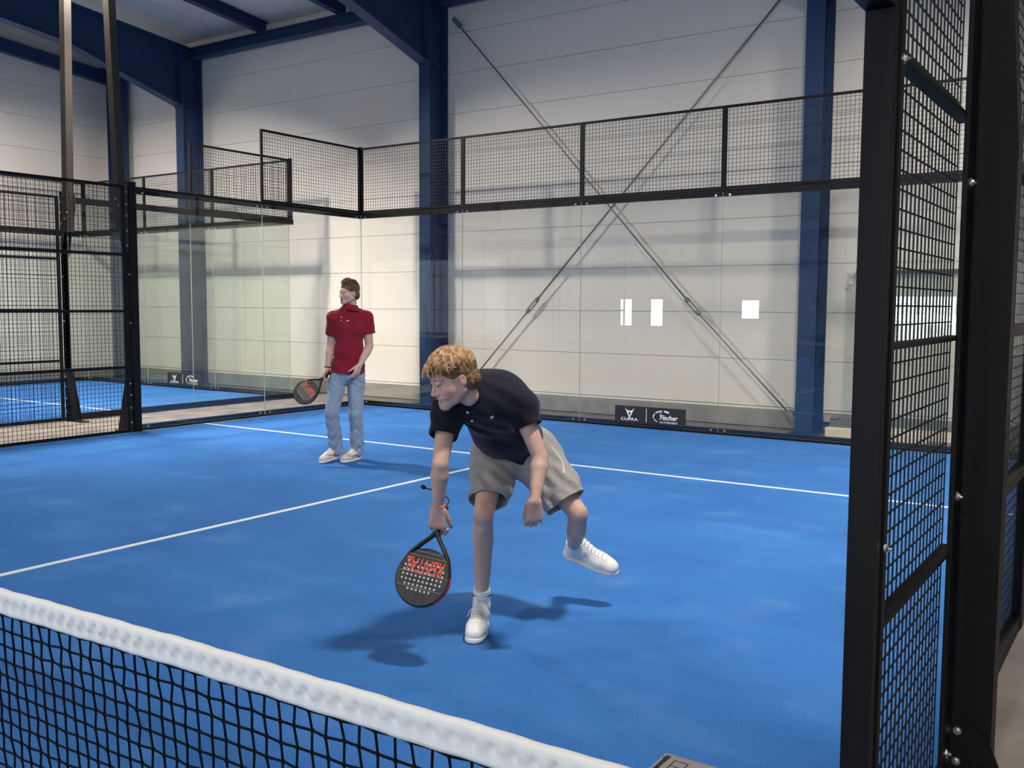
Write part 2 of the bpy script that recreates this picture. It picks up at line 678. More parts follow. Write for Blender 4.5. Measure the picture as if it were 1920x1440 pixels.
def hair_tufts(bm, H, n, centre, rad, tilt, ends, lift, width, sway_, seed, span_=(.7, 1.2), t0=.10, flick=0.0):
    """tapered locks combed away from a crown (tilted back by tilt) over the ellipsoid (centre, rad) of head H"""
    R = random.Random(seed)
    ct, st = math.cos(tilt), math.sin(tilt)
    for i in range(n):
        phi = R.uniform(-PI, PI)
        a = abs(phi) / PI                       # 0 front .. 1 back
        te = np.interp(a, [0, .25, .5, .75, 1], ends) + R.uniform(-.09, .09)
        sp = R.uniform(*span_)
        ts = t0 + R.random() ** .8 * max(.02, te - t0 - sp * .8)
        span = min(te, ts + sp)
        clump = .10 * math.sin(phi * 9 + 2 * math.sin(phi * 4))
        sway = R.uniform(-sway_, sway_) + clump
        up = R.uniform(0.1, 1) * lift
        off = R.uniform(0, .012)
        pts, rs = [], []
        nseg = 7
        for j in range(nseg):
            u = j / (nseg - 1)
            th = ts + (span - ts) * u
            ph = phi + sway * u * u
            d = Vector((math.sin(th) * math.sin(ph), math.sin(th) * math.cos(ph), math.cos(th)))
            d = Vector((d.x, d.y * ct - d.z * st, d.y * st + d.z * ct))
            rr = 1 + off + up * math.sin(PI * u * .8) + flick * u * u * u
            pts.append(Vector(H.w(centre[0] + rad[0] * d.x * rr, centre[1] + rad[1] * d.y * rr, centre[2] + rad[2] * d.z * rr)))
            rs.append(width * H.k * min(1, .35 + u * 2.2) * (1.0 if u < .55 else max(.08, 1 - (u - .55) * 2.1)))
        tube(bm, pts, rs, 4, True)


def finger(F, base, dirs, lens, rads, k=0.003):
    """dirs: unit directions of each phalanx"""
    p = np.array(base, float)
    for d, l, (ra, rb) in zip(dirs, lens, rads):
        q = p + nrm(d) * l
        F.cone(p, q, ra, rb, k)
        p = q
    return p


def hand(F, wrist, axis, palm_n, side, curl, size=1.0, spread=.10, thumb_dir=None, kf=.0022, thumb_curl=.4):
    """axis: wrist->knuckles; palm_n: out of the palm; side: towards the thumb; curl=[mcp,pip,dip] per finger or common"""
    ax, pn, sd = nrm(axis), nrm(palm_n), nrm(side)
    w = np.array(wrist, float)
    L = .088 * size
    # palm: four metacarpal rays blended into one slab
    tips = []
    for i in range(4):
        o = (1.5 - i) * .0195 * size
        kn = w + ax * (L - (.006 * size if i == 3 else 0) - (.002 if i == 0 else 0)) + sd * o
        F.cone(w + ax * .012 * size + sd * o * .62, kn, .0145 * size, .0115 * size, .012)
        c = curl[i] if isinstance(curl[0], (list, tuple)) else curl
        lens = [(.042, .026, .021), (.046, .030, .022), (.043, .028, .021), (.034, .021, .019)][i]
        a = 0
        dirs = []
        for cc in c:
            a += cc
            dirs.append(ax * math.cos(a) + pn * math.sin(a) + sd * spread * (1.5 - i) * .4)
        r = [.0100, .0103, .0098, .0088][i] * size
        tips.append(finger(F, kn, dirs, [l * size for l in lens], [(r, r * .93), (r * .93, r * .86), (r * .86, r * .76)], kf))
    tb = w + ax * .022 * size + sd * .026 * size + pn * .006 * size
    td = thumb_dir if thumb_dir is not None else (sd * .75 + ax * .6 + pn * .35)
    td = nrm(td)
    d2 = nrm(td * math.cos(thumb_curl) + (ax * .5 + pn * .7 - sd * .3) * math.sin(thumb_curl))
    d3 = nrm(d2 + (pn * .35 - sd * .25))
    F.cone(w + ax * .008 * size + sd * .012 * size, tb, .016 * size, .015 * size, .012)
    finger(F, tb, [td, d2, d3], [.040 * size, .031 * size, .025 * size], [(.0150 * size, .0118 * size), (.0118 * size, .0108 * size), (.0108 * size, .0088 * size)], .004)
    return tips


def stick(tree, p, d):
    """point and normal where a ray from p along d meets the surface"""
    h = tree.ray_cast(Vector(p), Vector(d).normalized())
    if h[0] is None:
        h = tree.find_nearest(Vector(p))
    return h[0], h[1]


def tree_of(me):
    return BVHTree.FromPolygons([v.co[:] for v in me.vertices], [p.vertices[:] for p in me.polygons])


def frame_at(p, n, up=(0, 0, 1)):
    n = Vector(n).normalized()
    x = Vector(up).cross(n).normalized()
    y = n.cross(x)
    return Matrix(((x.x, y.x, n.x, p[0]), (x.y, y.y, n.y, p[1]), (x.z, y.z, n.z, p[2]), (0, 0, 0, 1)))


def eyeball(H, sx, parent, look=(0, 1, 0), iris=(0.05, 0.09, 0.13)):
    c = H.w(sx * .031, .0740, -.0025)
    r = .0125 * H.k
    bm = BM()
    bmesh.ops.create_uvsphere(bm, u_segments=20, v_segments=14, radius=r)
    d = Vector(nrm(np.array(look) @ H.A))
    q = Vector((0, 0, 1)).rotation_difference(d)
    for f in bm.faces:
        z = f.calc_center_median().z / r
        f.material_index = 1 if z > .72 else 0
    bmesh.ops.transform(bm, matrix=Matrix.Translation(Vector(c)) @ q.to_matrix().to_4x4(), verts=bm.verts)
    return obj('eye', bm, [M['eye_white'], M['iris']], parent, True)


M['eye_white'] = mat('eye_white', (0.36, 0.33, 0.31), 0.3)
M['iris'] = mat('iris_dark', (0.03, 0.035, 0.04), 0.15)
M['teeth'] = mat('teeth', (0.75, 0.72, 0.66), 0.25)
M['skin'] = attr_material('skin', 0.52, 0.35, sss=0.08)
# ------------------------------------------------------------------ hall
XL, XR, YB, YF = -8.3, 19.0, 11.2, -12.0
APEX = -0.4


def roofz(y):
    return 6.72 + 0.1 * (11.2 - y) if y > APEX else 6.72 + 0.1 * (11.2 - APEX) - 0.1 * (APEX - y)


bm = BM()
box(bm, XL - .3, XR + .3, YF - .3, YB + .3, -0.16, -0.012)
structure('floor', bm, M['concrete'])

ZJ = [0.27 + 0.6267 * k for k in range(14)]


def wall_panels(name, along, c, a0, a1, inward, top, openings=()):
    """horizontal sandwich panels with open joints; along 'x' or 'y' at coordinate c"""
    bm = BM()
    t = 0.08 * inward

    def b(u0, u1, z0, z1, d0, d1, mi):
        e0, e1 = sorted((c + d0, c + d1))
        if along == 'x':
            box(bm, u0, u1, e0, e1, z0, z1, 0, mi)
        else:
            box(bm, e0, e1, u0, u1, z0, z1, 0, mi)
    zs = [z for z in ZJ if z < top] + [top]
    if openings:
        xs = sorted({a0, a1, *[v for o in openings for v in o[:2]]})
        for u0, u1 in zip(xs, xs[1:]):
            mid = (u0 + u1) / 2
            op = [o for o in openings if o[0] < mid < o[1]]
            segs = [(0, op[0][2]), (op[0][3], top)] if op else [(0, top)]
            for z0, z1 in segs:
                b(u0, u1, z0, z1, 0, -t, 0)
        structure(name, bm, [M['wall'], M['joint'], M['pad']])
        return
    b(a0, a1, 0, top, -t * .25, -t * 2, 1)
    for z0, z1 in zip(zs, zs[1:]):
        b(a0, a1, z0 + .0028, z1 - .0028, 0, -t, 0)
    b(a0, a1, 0.235, 0.262, t * .12, -t, 0)
    b(a0, a1, 0, 0.235, t * .25, -t, 2)
    structure(name, bm, [M['wall'], M['joint'], M['pad']])


wall_panels('wall_back', 'x', YB, XL, XR, -1, 6.75)
wall_panels('wall_left', 'y', XL, YF, YB, 1, 8.0)
wall_panels('wall_right', 'y', XR, YF, YB, -1, 8.0)
wall_panels('wall_front', 'x', YF, XL, XR, 1, 6.75, WINDOWS)
for i, (x0, x1, z0, z1) in enumerate(WINDOWS):
    bm = BM()
    w = .05
    for a in ((x0, x0 + w, z0, z1), (x1 - w, x1, z0, z1), (x0 + w, x1 - w, z0, z0 + w), (x0 + w, x1 - w, z1 - w, z1)):
        box(bm, a[0], a[1], YF - .07, YF - .01, a[2], a[3])
    n = max(1, int((x1 - x0) / 1.1))
    for k in range(1, n):
        xx = x0 + (x1 - x0) * k / n
        box(bm, xx - .02, xx + .02, YF - .06, YF - .02, z0 + w, z1 - w)
    structure('window_%d' % (i + 1), bm, M['grey_dark'])
    L = area_light('daylight', ((x0 + x1) / 2, YF - .12, (z0 + z1) / 2), ((x0 + x1) / 2, 0, (z0 + z1) / 2), x1 - x0, z1 - z0, (38 if i < 4 else 8) * (x1 - x0) * (z1 - z0), (0.86, 0.93, 1.0))

# roof panels: slabs running down the slope, thin dark joints between them
bm = BM()
x = XL - .2
while x < XR + .2:
    for ya, yb in ((YB + .2, APEX), (APEX, YF - .2)):
        za, zb = roofz(ya), roofz(yb)
        prism(bm, [(x + .006, ya, za), (x + .006, yb, zb), (x + .006, yb, zb + .12), (x + .006, ya, za + .12)], (1.0 - .012, 0, 0))
    x += 1.0
bx_top = roofz(APEX) + .2
for ya, yb in ((YB + .2, APEX), (APEX, YF - .2)):
    za, zb = roofz(ya), roofz(yb)
    prism(bm, [(XL - .2, ya, za + .125), (XL - .2, yb, zb + .125), (XL - .2, yb, zb + .2), (XL - .2, ya, za + .2)], (XR - XL + .4, 0, 0))
structure('ceiling', bm, M['ceil'])

# steel portal frames
FX = [-5.40, 0.70, 6.845, 13.0]
names = ['dark blue steel frame at the left end, nearest the hall corner', 'dark blue steel frame whose column stands behind the stooping player',
         'dark blue steel frame whose column stands at the right foot of the brace rods', 'dark blue steel frame beyond the court on the right']


def ibeam_column(bm, x, y0, y1, z0, z1, w=.22):
    box(bm, x - w / 2, x + w / 2, y0, y0 + .022, z0, z1)
    box(bm, x - w / 2, x + w / 2, y1 - .022, y1, z0, z1)
    box(bm, x - .007, x + .007, y0 + .022, y1 - .022, z0, z1)


for fx, nm in zip(FX, names):
    t = thing('portal_frame', nm, 'steel frame', (fx, 10.94, 0), 0, 'portal frames of the hall')
    ox = Vector((fx, 10.94, 0))

    def put(name, bm, m, par=t):
        bmesh.ops.translate(bm, vec=-ox, verts=bm.verts)
        return obj(name, bm, m, par)
    bm = BM()
    ibeam_column(bm, fx, 10.72, 11.18, 0.0, 6.44)
    for z in (5.38, 6.42):
        box(bm, fx - .105, fx + .105, 10.742, 11.158, z, z + .016)
    put('column', bm, M['steel_blue'])
    bm = BM()
    box(bm, fx - .17, fx + .17, 10.66, 11.2, -.012, .012)
    put('base_plate', bm, M['steel_blue'])
    # rafter with haunch
    bm = BM()

    def raf(ys, zs_, thick, w):
        for (ya, za), (yb, zb) in zip(zip(ys, zs_), zip(ys[1:], zs_[1:])):
            prism(bm, [(fx - w / 2, ya, za), (fx - w / 2, yb, zb), (fx - w / 2, yb, zb + thick), (fx - w / 2, ya, za + thick)], (w, 0, 0))
    def rtop(y): return roofz(y) - .25
    prism(bm, [(fx - .007, 10.71, 5.40), (fx - .007, 10.71, rtop(10.71)), (fx - .007, APEX, rtop(APEX)), (fx - .007, APEX, rtop(APEX) - .55), (fx - .007, 8.4, rtop(8.4) - .66), (fx - .007, 9.0, 5.90)], (.014, 0, 0))
    raf([10.715, 9.0, 8.4, APEX], [5.38, 5.885, rtop(8.4) - .68, rtop(APEX) - .57], .02, .22)
    raf([11.15, APEX], [rtop(11.15), rtop(APEX)], .02, .22)
    prism(bm, [(fx - .007, YF, rtop(YF) - .6), (fx - .007, YF, rtop(YF)), (fx - .007, APEX, rtop(APEX)), (fx - .007, APEX, rtop(APEX) - .55)], (.014, 0, 0))
    raf([APEX, YF + .02], [rtop(APEX) - .57, rtop(YF) - .62], .02, .22)
    raf([APEX, YF + .02], [rtop(APEX), rtop(YF)], .02, .22)
    put('rafter', bm, M['steel_blue'])
    bm = BM()
    box(bm, fx - .11, fx + .11, 10.698, 10.716, 5.36, 6.47)
    put('end_plate', bm, M['steel_blue'])
    for sx in (-1, 1):
        for z in (5.55, 5.80, 6.05, 6.30):
            bm = BM()
            disc_bolt(bm, (fx + sx * .07, 10.698, z), (0, -1, 0), .016, .014)
            put('bolt', bm, M['steel_blue'])

# corner column and gable rail
bm = BM()
box(bm, -8.00, -7.98, 10.88, 11.08, 0, 6.35); box(bm, -7.60, -7.58, 10.88, 11.08, 0, 6.35); box(bm, -7.98, -7.60, 10.972, 10.988, 0, 6.35)
tag(obj('corner_column', bm, M['steel_blue']), 'dark blue steel column standing in the left corner of the hall', 'steel column')
bm = BM()
prism(bm, [(-8.22, 11.1, 6.17), (-8.22, APEX, 6.17 + .092 * 11.5), (-8.22, APEX, 6.42 + .092 * 11.5), (-8.22, 11.1, 6.42)], (.16, 0, 0))
prism(bm, [(-8.22, YF + .05, 6.17), (-8.22, APEX, 6.17 + .092 * 11.5), (-8.22, APEX, 6.42 + .092 * 11.5), (-8.22, YF + .05, 6.42)], (.16, 0, 0))
tag(obj('gable_beam', bm, M['steel_blue']), 'dark steel beam sloping along the top of the left end wall', 'steel beam')

# eaves beams and roof joists between frames
for x0, x1, lab in ((-8.2, -5.52, 'short dark blue eaves beam between hall corner and first frame'), (-5.28, .58, 'dark blue eaves beam along the wall top left of the middle column'),
                    (.82, 6.72, 'dark blue eaves beam above the crossed brace rods'), (6.96, 12.88, 'dark blue eaves beam right of the right-hand column')):
    bm = BM()
    for z in (6.30, 6.485):
        box(bm, x0, x1, 10.88, 11.08, z, z + .016)
    box(bm, x0, x1, 10.97, 10.99, 6.316, 6.485)
    tag(obj('eaves_beam', bm, M['steel_blue']), lab, 'steel beam', 'eaves beams along the back wall')
jl = {-3.35: 'dark blue roof joist over the left bay, farther from the middle frame', -1.35: 'dark blue roof joist over the left bay, nearer the middle frame', -7.3: 'dark blue roof joist over the corner bay',
      2.75: 'dark blue roof joist over the braced bay, nearer the middle frame', 4.8: 'dark blue roof joist over the braced bay, farther from the middle frame',
      8.9: 'dark blue roof joist over the right bay, first', 10.95: 'dark blue roof joist over the right bay, second'}
for jx, lab in jl.items():
    bm = BM()
    for dz0, dz1, w in ((-.22, -.205, .13), (-.205, -.03, .012), (-.03, -.012, .13)):
        prism(bm, [(jx - w / 2, 11.1, roofz(11.1) + dz0), (jx - w / 2, APEX, roofz(APEX) + dz0), (jx - w / 2, APEX, roofz(APEX) + dz1), (jx - w / 2, 11.1, roofz(11.1) + dz1)], (w, 0, 0))
    tag(obj('roof_joist', bm, M['steel_blue']), lab, 'roof joist', 'roof joists')

# crossed brace rods between the middle and right columns
RY = 11.06


def brace(p, q, tb, lab, dy):
    p, q = Vector((p[0], RY + dy, p[1])), Vector((q[0], RY + dy, q[1]))
    t = thing('brace_rod', lab, 'brace rod', p, 0, 'crossed brace rods on the back wall')
    d = (q - p).normalized()
    c = Vector((tb[0], RY + dy, tb[1]))
    bm = BM()
    tube(bm, [Vector(), c - d * .10 - p], .012, 10)
    tube(bm, [c + d * .10 - p, q - p], .012, 10)
    obj('rod', bm, M['galv'], t, True)
    s = Vector((d.z, 0, -d.x))
    bm = BM()
    for k in (-1, 1):
        bar(bm, c - d * .13 + s * .024 * k - p, c + d * .13 + s * .024 * k - p, .022, .012, (0, 1, 0))
        tube(bm, [c + d * (.09 * k) - p, c + d * (.15 * k) - p], .028, 10)
    obj('turnbuckle', bm, M['galv'], t)
    for e, dd in ((p, d), (q, -d)):
        bm = BM()
        bar(bm, e - dd * .06 - p, e + dd * .14 - p, .07, .03, (0, 1, 0))
        disc_bolt(bm, e - Vector((0, .02, 0)) - p, (0, -1, 0), .02, .015)
        obj('fork_end', bm, M['galv'], t)


brace((1.05, 6.06), (6.62, .14), (5.16, 1.60), 'galvanised brace rod falling from upper left to lower right on the back wall', 0)
brace((1.12, .14), (6.66, 5.93), (2.52, 1.60), 'galvanised brace rod rising from lower left to upper right on the back wall', .035)
bm = BM()
box(bm, 6.60, 6.66, 11.12, 11.14, .12, .50)
tag(obj('steel_flat', bm, M['galv']), 'narrow grey steel flat upright at the foot of the falling brace rod', 'steel flat')

bm = BM()
box(bm, 7.11, 8.3, 10.74, 10.86, -.012, .10, .004)
tag(obj('timber_beam', bm, M['wood']), 'pale timber beam lying on the concrete beside the right column', 'timber beam')
t = thing('junction_box', 'small grey cable box low on the wall right of the right column', 'electrical box', (7.03, 11.10, .17))
bm = BM(); box(bm, -.04, .04, -.02, .05, -.04, .04, .006); obj('box_body', bm, M['card'], t)
bm = BM(); tube(bm, [(.03, 0, 0), (.10, .01, -.01), (.15, .03, .015)], .006, 6); obj('cable', bm, M['blackplastic'], t, True)

t = thing('spare_glass_pane', 'greenish spare glass pane leaning upright against the back wall at right', 'glass pane', (7.82, 10.98, 0))
bm = BM()
prism(bm, [(-.62, .135, .10), (.68, .135, .10), (.68, .16, 2.03), (-.62, .16, 2.03)], (0, .012, 0))
obj('pane', bm, M['glass_green'], t)
bm = BM(); box(bm, -.5, .72, .15, .20, 2.03, 2.055); obj('top_clamp', bm, M['grey_dark'], t)
bm = BM(); disc_bolt(bm, (-.56, .154, 1.90), (0, -1, 0), .02, .006); obj('point_fixing', bm, M['zinc'], t)
bm = BM(); box(bm, -.2, .72, .08, .2, -.012, .10); obj('foot_block', bm, M['wood'], t)

# ------------------------------------------------------------------ courts
def court(name, x0, x1, yo, lab):
    bm = BM()
    box(bm, x0, x1, -10 + yo, 10 + yo, -.012, 0.0)
    tag(obj('court_turf', bm, M['turf']), lab, 'court turf', None, 'structure')


court('a', 0, 10, 0, 'blue turf of the near court')
court('b', -7.85, -1.85, .2, 'blue turf of the neighbouring court')


def line(x0, x1, y0, y1, lab):
    bm = BM()
    box(bm, x0, x1, y0, y1, -.002, .003)
    tag(obj('court_line', bm, M['line']), lab, 'court line', 'painted court lines')


line(0, 10, 6.93, 6.98, 'white service line across the near court behind the stooping player')
line(4.975, 5.025, -6.93, 6.93, 'white centre line running from the service line under the net')
line(0, 10, -6.98, -6.93, 'white service line on the camera side of the net')
line(-7.85, -1.85, 7.13, 7.18, 'white service line on the neighbouring court')
line(-4.875, -4.825, -6.7, 7.13, 'white centre line on the neighbouring court')


def wire_grid(bm, p0, d, L, z0, z1, r=.0021, step=.05, off=0.0):
    p0, d = Vector(p0), Vector(d)
    n = int(round(L / step))
    for i in range(n + 1):
        q = p0 + d * (L * i / n)
        bar(bm, q + Vector((0, 0, z0)), q + Vector((0, 0, z1)), 2 * r)
    m = int(round((z1 - z0) / step))
    s = Vector((0, 0, 1)).cross(d) * (2 * r) 
    for j in range(m + 1):
        z = Vector((0, 0, z0 + (z1 - z0) * j / m))
        bar(bm, p0 + z + s, p0 + d * L + z + s, 2 * r)


def rect_frame(bm, p0, d, L, z0, z1, w, t, n, rails=()):
    """frame of bars in the plane p0,d; w = face width, t = depth along outward n"""
    p0, d, n = Vector(p0), Vector(d), Vector(n)
    o = p0 + n * (t / 2)
    Z = lambda z: Vector((0, 0, z))
    bar(bm, o + d * (w / 2) + Z(z0), o + d * (w / 2) + Z(z1), w, t, n)
    bar(bm, o + d * (L - w / 2) + Z(z0), o + d * (L - w / 2) + Z(z1), w, t, n)
    for z in (z0 + w / 2, z1 - w / 2, *rails):
        bar(bm, o + d * w + Z(z), o + d * (L - w) + Z(z), t, w, (0, 0, 1))


def mesh_panel(p0, d, L, z0, z1, n, lab, group, w=.03, t=.03, rails=(), r=.0021):
    t_ = thing('mesh_panel', lab, 'mesh fence panel', p0, 0, group)
    bm = BM()
    rect_frame(bm, (0, 0, 0), d, L, z0, z1, w, t, n, rails)
    obj('frame', bm, M['black'], t_)
    bm = BM()
    wire_grid(bm, Vector(d) * .012 + Vector(n) * .004, d, L - .024, z0 + .012, z1 - .012, r)
    obj('wire_mesh', bm, M['wire'], t_)
    return t_


def glass_pane(p0, d, L, n, lab, group, green=False, z1=2.99):
    t_ = thing('glass_panel', lab, 'glass panel', p0, 0, group)
    d, n = Vector(d), Vector(n)
    me_bm = BM()
    z0 = .03
    a, b = d * .003, d * (L - .003)
    prism(me_bm, [a + Vector((0, 0, z0)), b + Vector((0, 0, z0)), b + Vector((0, 0, z1)), a + Vector((0, 0, z1))], n * .010)
    me_bm.normal_update()
    for f in me_bm.faces:
        f.material_index = 0 if abs(f.normal.dot(n)) > .9 else 1
    obj('pane', me_bm, [M['glass_green'] if green else M['glass'], M['glass_edge']], t_)
    for s in (.09, L - .09):
        for z in (.055, 2.955):
            bm = BM()
            disc_bolt(bm, d * s + Vector((0, 0, z)), -n, .011, .007)
            obj('bolt', bm, M['zinc'], t_)
    return t_


def rail(name, p, q, w, h, lab, cat, group):
    bm = BM()
    p, q = Vector(p), Vector(q)
    bar(bm, p, q, w, h)
    return tag(obj(name, bm, M['black']), lab, cat, group)


def board(x, y, z, w, h):
    """black sign board on the glass, lower edge z, seen from inside the court"""
    t_ = thing('sign_board', 'black board with two white sponsor emblems low on the %s' % ('back glass of the near court' if x > 0 else 'back glass of the neighbouring court'), 'sign', (x, y, z), 0, 'sponsor boards')
    bm = BM(); box(bm, 0, w, -.012, 0, 0, h, .002); obj('panel', bm, M['board'], t_)

    def F(u, v):       # matrix: local text XY -> board plane, u along x, v up
        return Matrix(((1, 0, 0, u), (0, 0, -1, -.0125), (0, 1, 0, v), (0, 0, 0, 1)))
    text_mesh('lettering', 'CUPRA', .050, M['white_print'], t_, F(.212 * w, .215 * h), sx=1.55, extrude=.0008, spacing=1.02, offset=.0012)
    bm = BM()
    cx, cy, s = .215 * w, .58 * h, h * .30
    left = [(-1.05, .98), (-.45, .55), (-.12, .45), (-.18, .02), (-.05, -.32), (-.02, -1.0), (-.42, -.25)]
    lo = [(-.98, 1.05), (-.50, .62), (-.60, .30)]
    for sg in (-1, 1):
        poly = [(-1.05, .98), (-.40, .50), (0, .50), (0, .30), (-.17, .12), (-.17, -.30), (0, -.48), (0, -1.05), (-.50, -.12), (-.62, .22)]
        P = [(cx + sg * -a * s * -1, -.0125, cy + b * s) for a, b in poly]
        if sg < 0:
            P = P[::-1]
        prism(bm, P, (0, -.0008, 0))
    obj('emblem', bm, M['white_print'], t_)
    bm = BM(); box(bm, .452 * w, .460 * w, -.0133, -.012, .12 * h, .90 * h); obj('divider', bm, M['white_print'], t_)
    text_mesh('lettering', 'Fischer', .086, M['white_print'], t_, F(.765 * w, .44 * h), sx=1.0, extrude=.0008, shear=.25, offset=.0022)
    text_mesh('lettering', 'AUTOMOBILE', .034, M['white_print'], t_, F(.765 * w, .17 * h), sx=1.18, extrude=.0008, shear=.25, offset=.0003)
    bm = BM()
    c0, rx, rz = (.69 * w, .47 * h), .145 * w * .92, h * .34
    for a0, a1, w0, w1 in ((235, 205, .010, .012), (196, 150, .014, .016), (140, 96, .017, .020), (84, 52, .022, .026)):
        N = 8
        P = []
        for k in range(N + 1):
            a = math.radians(a0 + (a1 - a0) * k / N)
            P.append((c0[0] + rx * math.cos(a), c0[1] + rz * math.sin(a), w0 + (w1 - w0) * k / N))
        up_ = [(p[0] * 1 + math.cos(math.radians(a0 + (a1 - a0) * k / N)) * p[2] / 2, -.0125, p[1] + math.sin(math.radians(a0 + (a1 - a0) * k / N)) * p[2] / 2) for k, p in enumerate(P)]
        dn = [(p[0] * 1 - math.cos(math.radians(a0 + (a1 - a0) * k / N)) * p[2] / 2, -.0125, p[1] - math.sin(math.radians(a0 + (a1 - a0) * k / N)) * p[2] / 2) for k, p in enumerate(P)]
        for k in range(N):
            prism(bm, [up_[k], up_[k + 1], dn[k + 1], dn[k]], (0, -.0008, 0))
    bar(bm, (.648 * w, -.0129, .52 * h), (.668 * w, -.0129, .86 * h), .006, .0008, (0, 1, 0))
    obj('ring_emblem', bm, M['white_print'], t_)


def enclosure(x0, x1, yb, who, green, s=1):
    """back wall and the glass corners at the far end (s=1) or camera end (s=-1)"""
    w = x1 - x0
    n = int(round(w / 2))
    Y = s * yb if s > 0 else -yb
    ny = (0, s, 0)
    far = 'back' if s > 0 else 'camera-end'
    ords = ['leftmost', 'second from left', 'middle', 'fourth from left', 'rightmost'] if n == 5 else ['left', 'middle', 'right']
    for i in range(n):
        p = (x0 + 2 * i, Y, 0)
        glass_pane(p, (1, 0, 0), 2, ny, 'clear %s pane of the %s glass wall of the %s' % (ords[i], far, who), '%s glass panes, %s' % (far, who), green)
        mesh_panel((x0 + 2 * i, Y, 0), (1, 0, 0), 2, 3.03, 4.03, ny, '%s black mesh panel on top of the %s glass of the %s' % (ords[i], far, who), 'upper mesh panels, %s %s' % (far, who))
    yo = .012 * s
    rail('top_rail', (x0 - .05, Y + .04 * s, 2.985), (x1 + .05, Y + .04 * s, 2.985), .05, .085, 'black top rail over the %s glass of the %s' % (far, who), 'steel rail', 'enclosure rails')
    rail('bottom_rail', (x0 - .05, Y + .045 * s, .0385), (x1 + .05, Y + .045 * s, .0385), .06, .075, 'black bottom rail under the %s glass of the %s' % (far, who), 'steel rail', 'enclosure rails')
    for X, nx, side, sd in ((x0, -1, 'left', 0), (x1, 1, 'right', 1)):
        for k in range(2):
            ya = Y - s * 2 * (k + 1) if s > 0 else Y + 2 * k
            yy = Y - 2 * (k + 1) * s if s > 0 else Y + 2 * k
            which = 'corner' if k == 0 else 'outer'
            glass_pane((X, yy, 0), (0, 1, 0), 2, (nx, 0, 0), 'clear %s pane of the %s side glass at the %s end of the %s' % (which, side, far, who), 'side glass panes, %s' % who, green)
        ym = Y - 2 if s > 0 else Y
        mesh_panel((X, ym, 0), (0, 1, 0), 2, 3.03, 4.03, (nx, 0, 0), 'black mesh panel above the %s corner glass at the %s end of the %s' % (side, far, who), 'upper mesh panels, side %s' % who)
        ya, yb_ = sorted((Y - 4 * s, Y + .02 * s))
        rail('top_rail', (X + .04 * nx, ya, 2.985), (X + .04 * nx, yb_, 2.985), .05, .085, 'black top rail over the %s side glass at the %s end of the %s' % (side, far, who), 'steel rail', 'enclosure rails')
        rail('bottom_rail', (X + .045 * nx, ya, .0385), (X + .045 * nx, yb_, .0385), .06, .075, 'black bottom rail under the %s side glass at the %s end of the %s' % (side, far, who), 'steel rail', 'enclosure rails')
        # upright post at the corner carrying the mesh, and at the end of the side glass
        bm = BM(); box(bm, X + min(0, nx * .05), X + max(0, nx * .05), min(Y, Y + .05 * s), max(Y, Y + .05 * s), 3.03, 4.05)
        tag(obj('corner_post', bm, M['black']), 'black %s corner post between upper mesh panels at the %s end of the %s' % (side, far, who), 'steel post', 'corner posts')


enclosure(0, 10, 10, 'near court', False)
enclosure(-7.85, -1.85, 10.2, 'neighbouring court', True)
enclosure(0, 10, 10, 'near court', False, -1)
board(4.56, 9.998, .062, 1.01, .225)
board(-5.22, 10.198, .062, 1.01, .225)

R3 = (.81, 1.50, 2.19)


def side_fence(X, nx, spans, who, side, z1=3.03):
    for i, (y0, y1) in enumerate(spans):
        mesh_panel((X, y0, 0), (0, 1, 0), y1 - y0, 0.0, z1, (nx, 0, 0), 'tall black mesh panel of the %s side of the %s, %s' % (side, who, ['nearest its glass', 'next to the mast', 'beyond the net'][i]), 'tall side mesh panels', .035, .035, R3)


side_fence(0, -1, [(4.0, 5.845), (1.05, 3.98)], 'near court', 'left')
side_fence(-1.85, 1, [(4.2, 6.07), (1.25, 4.18)], 'neighbouring court', 'right')
side_fence(-7.85, -1, [(4.2, 6.1), (1.25, 4.18)], 'neighbouring court', 'left')
side_fence(10, 1, [(4.15, 5.95)], 'near court', 'right')

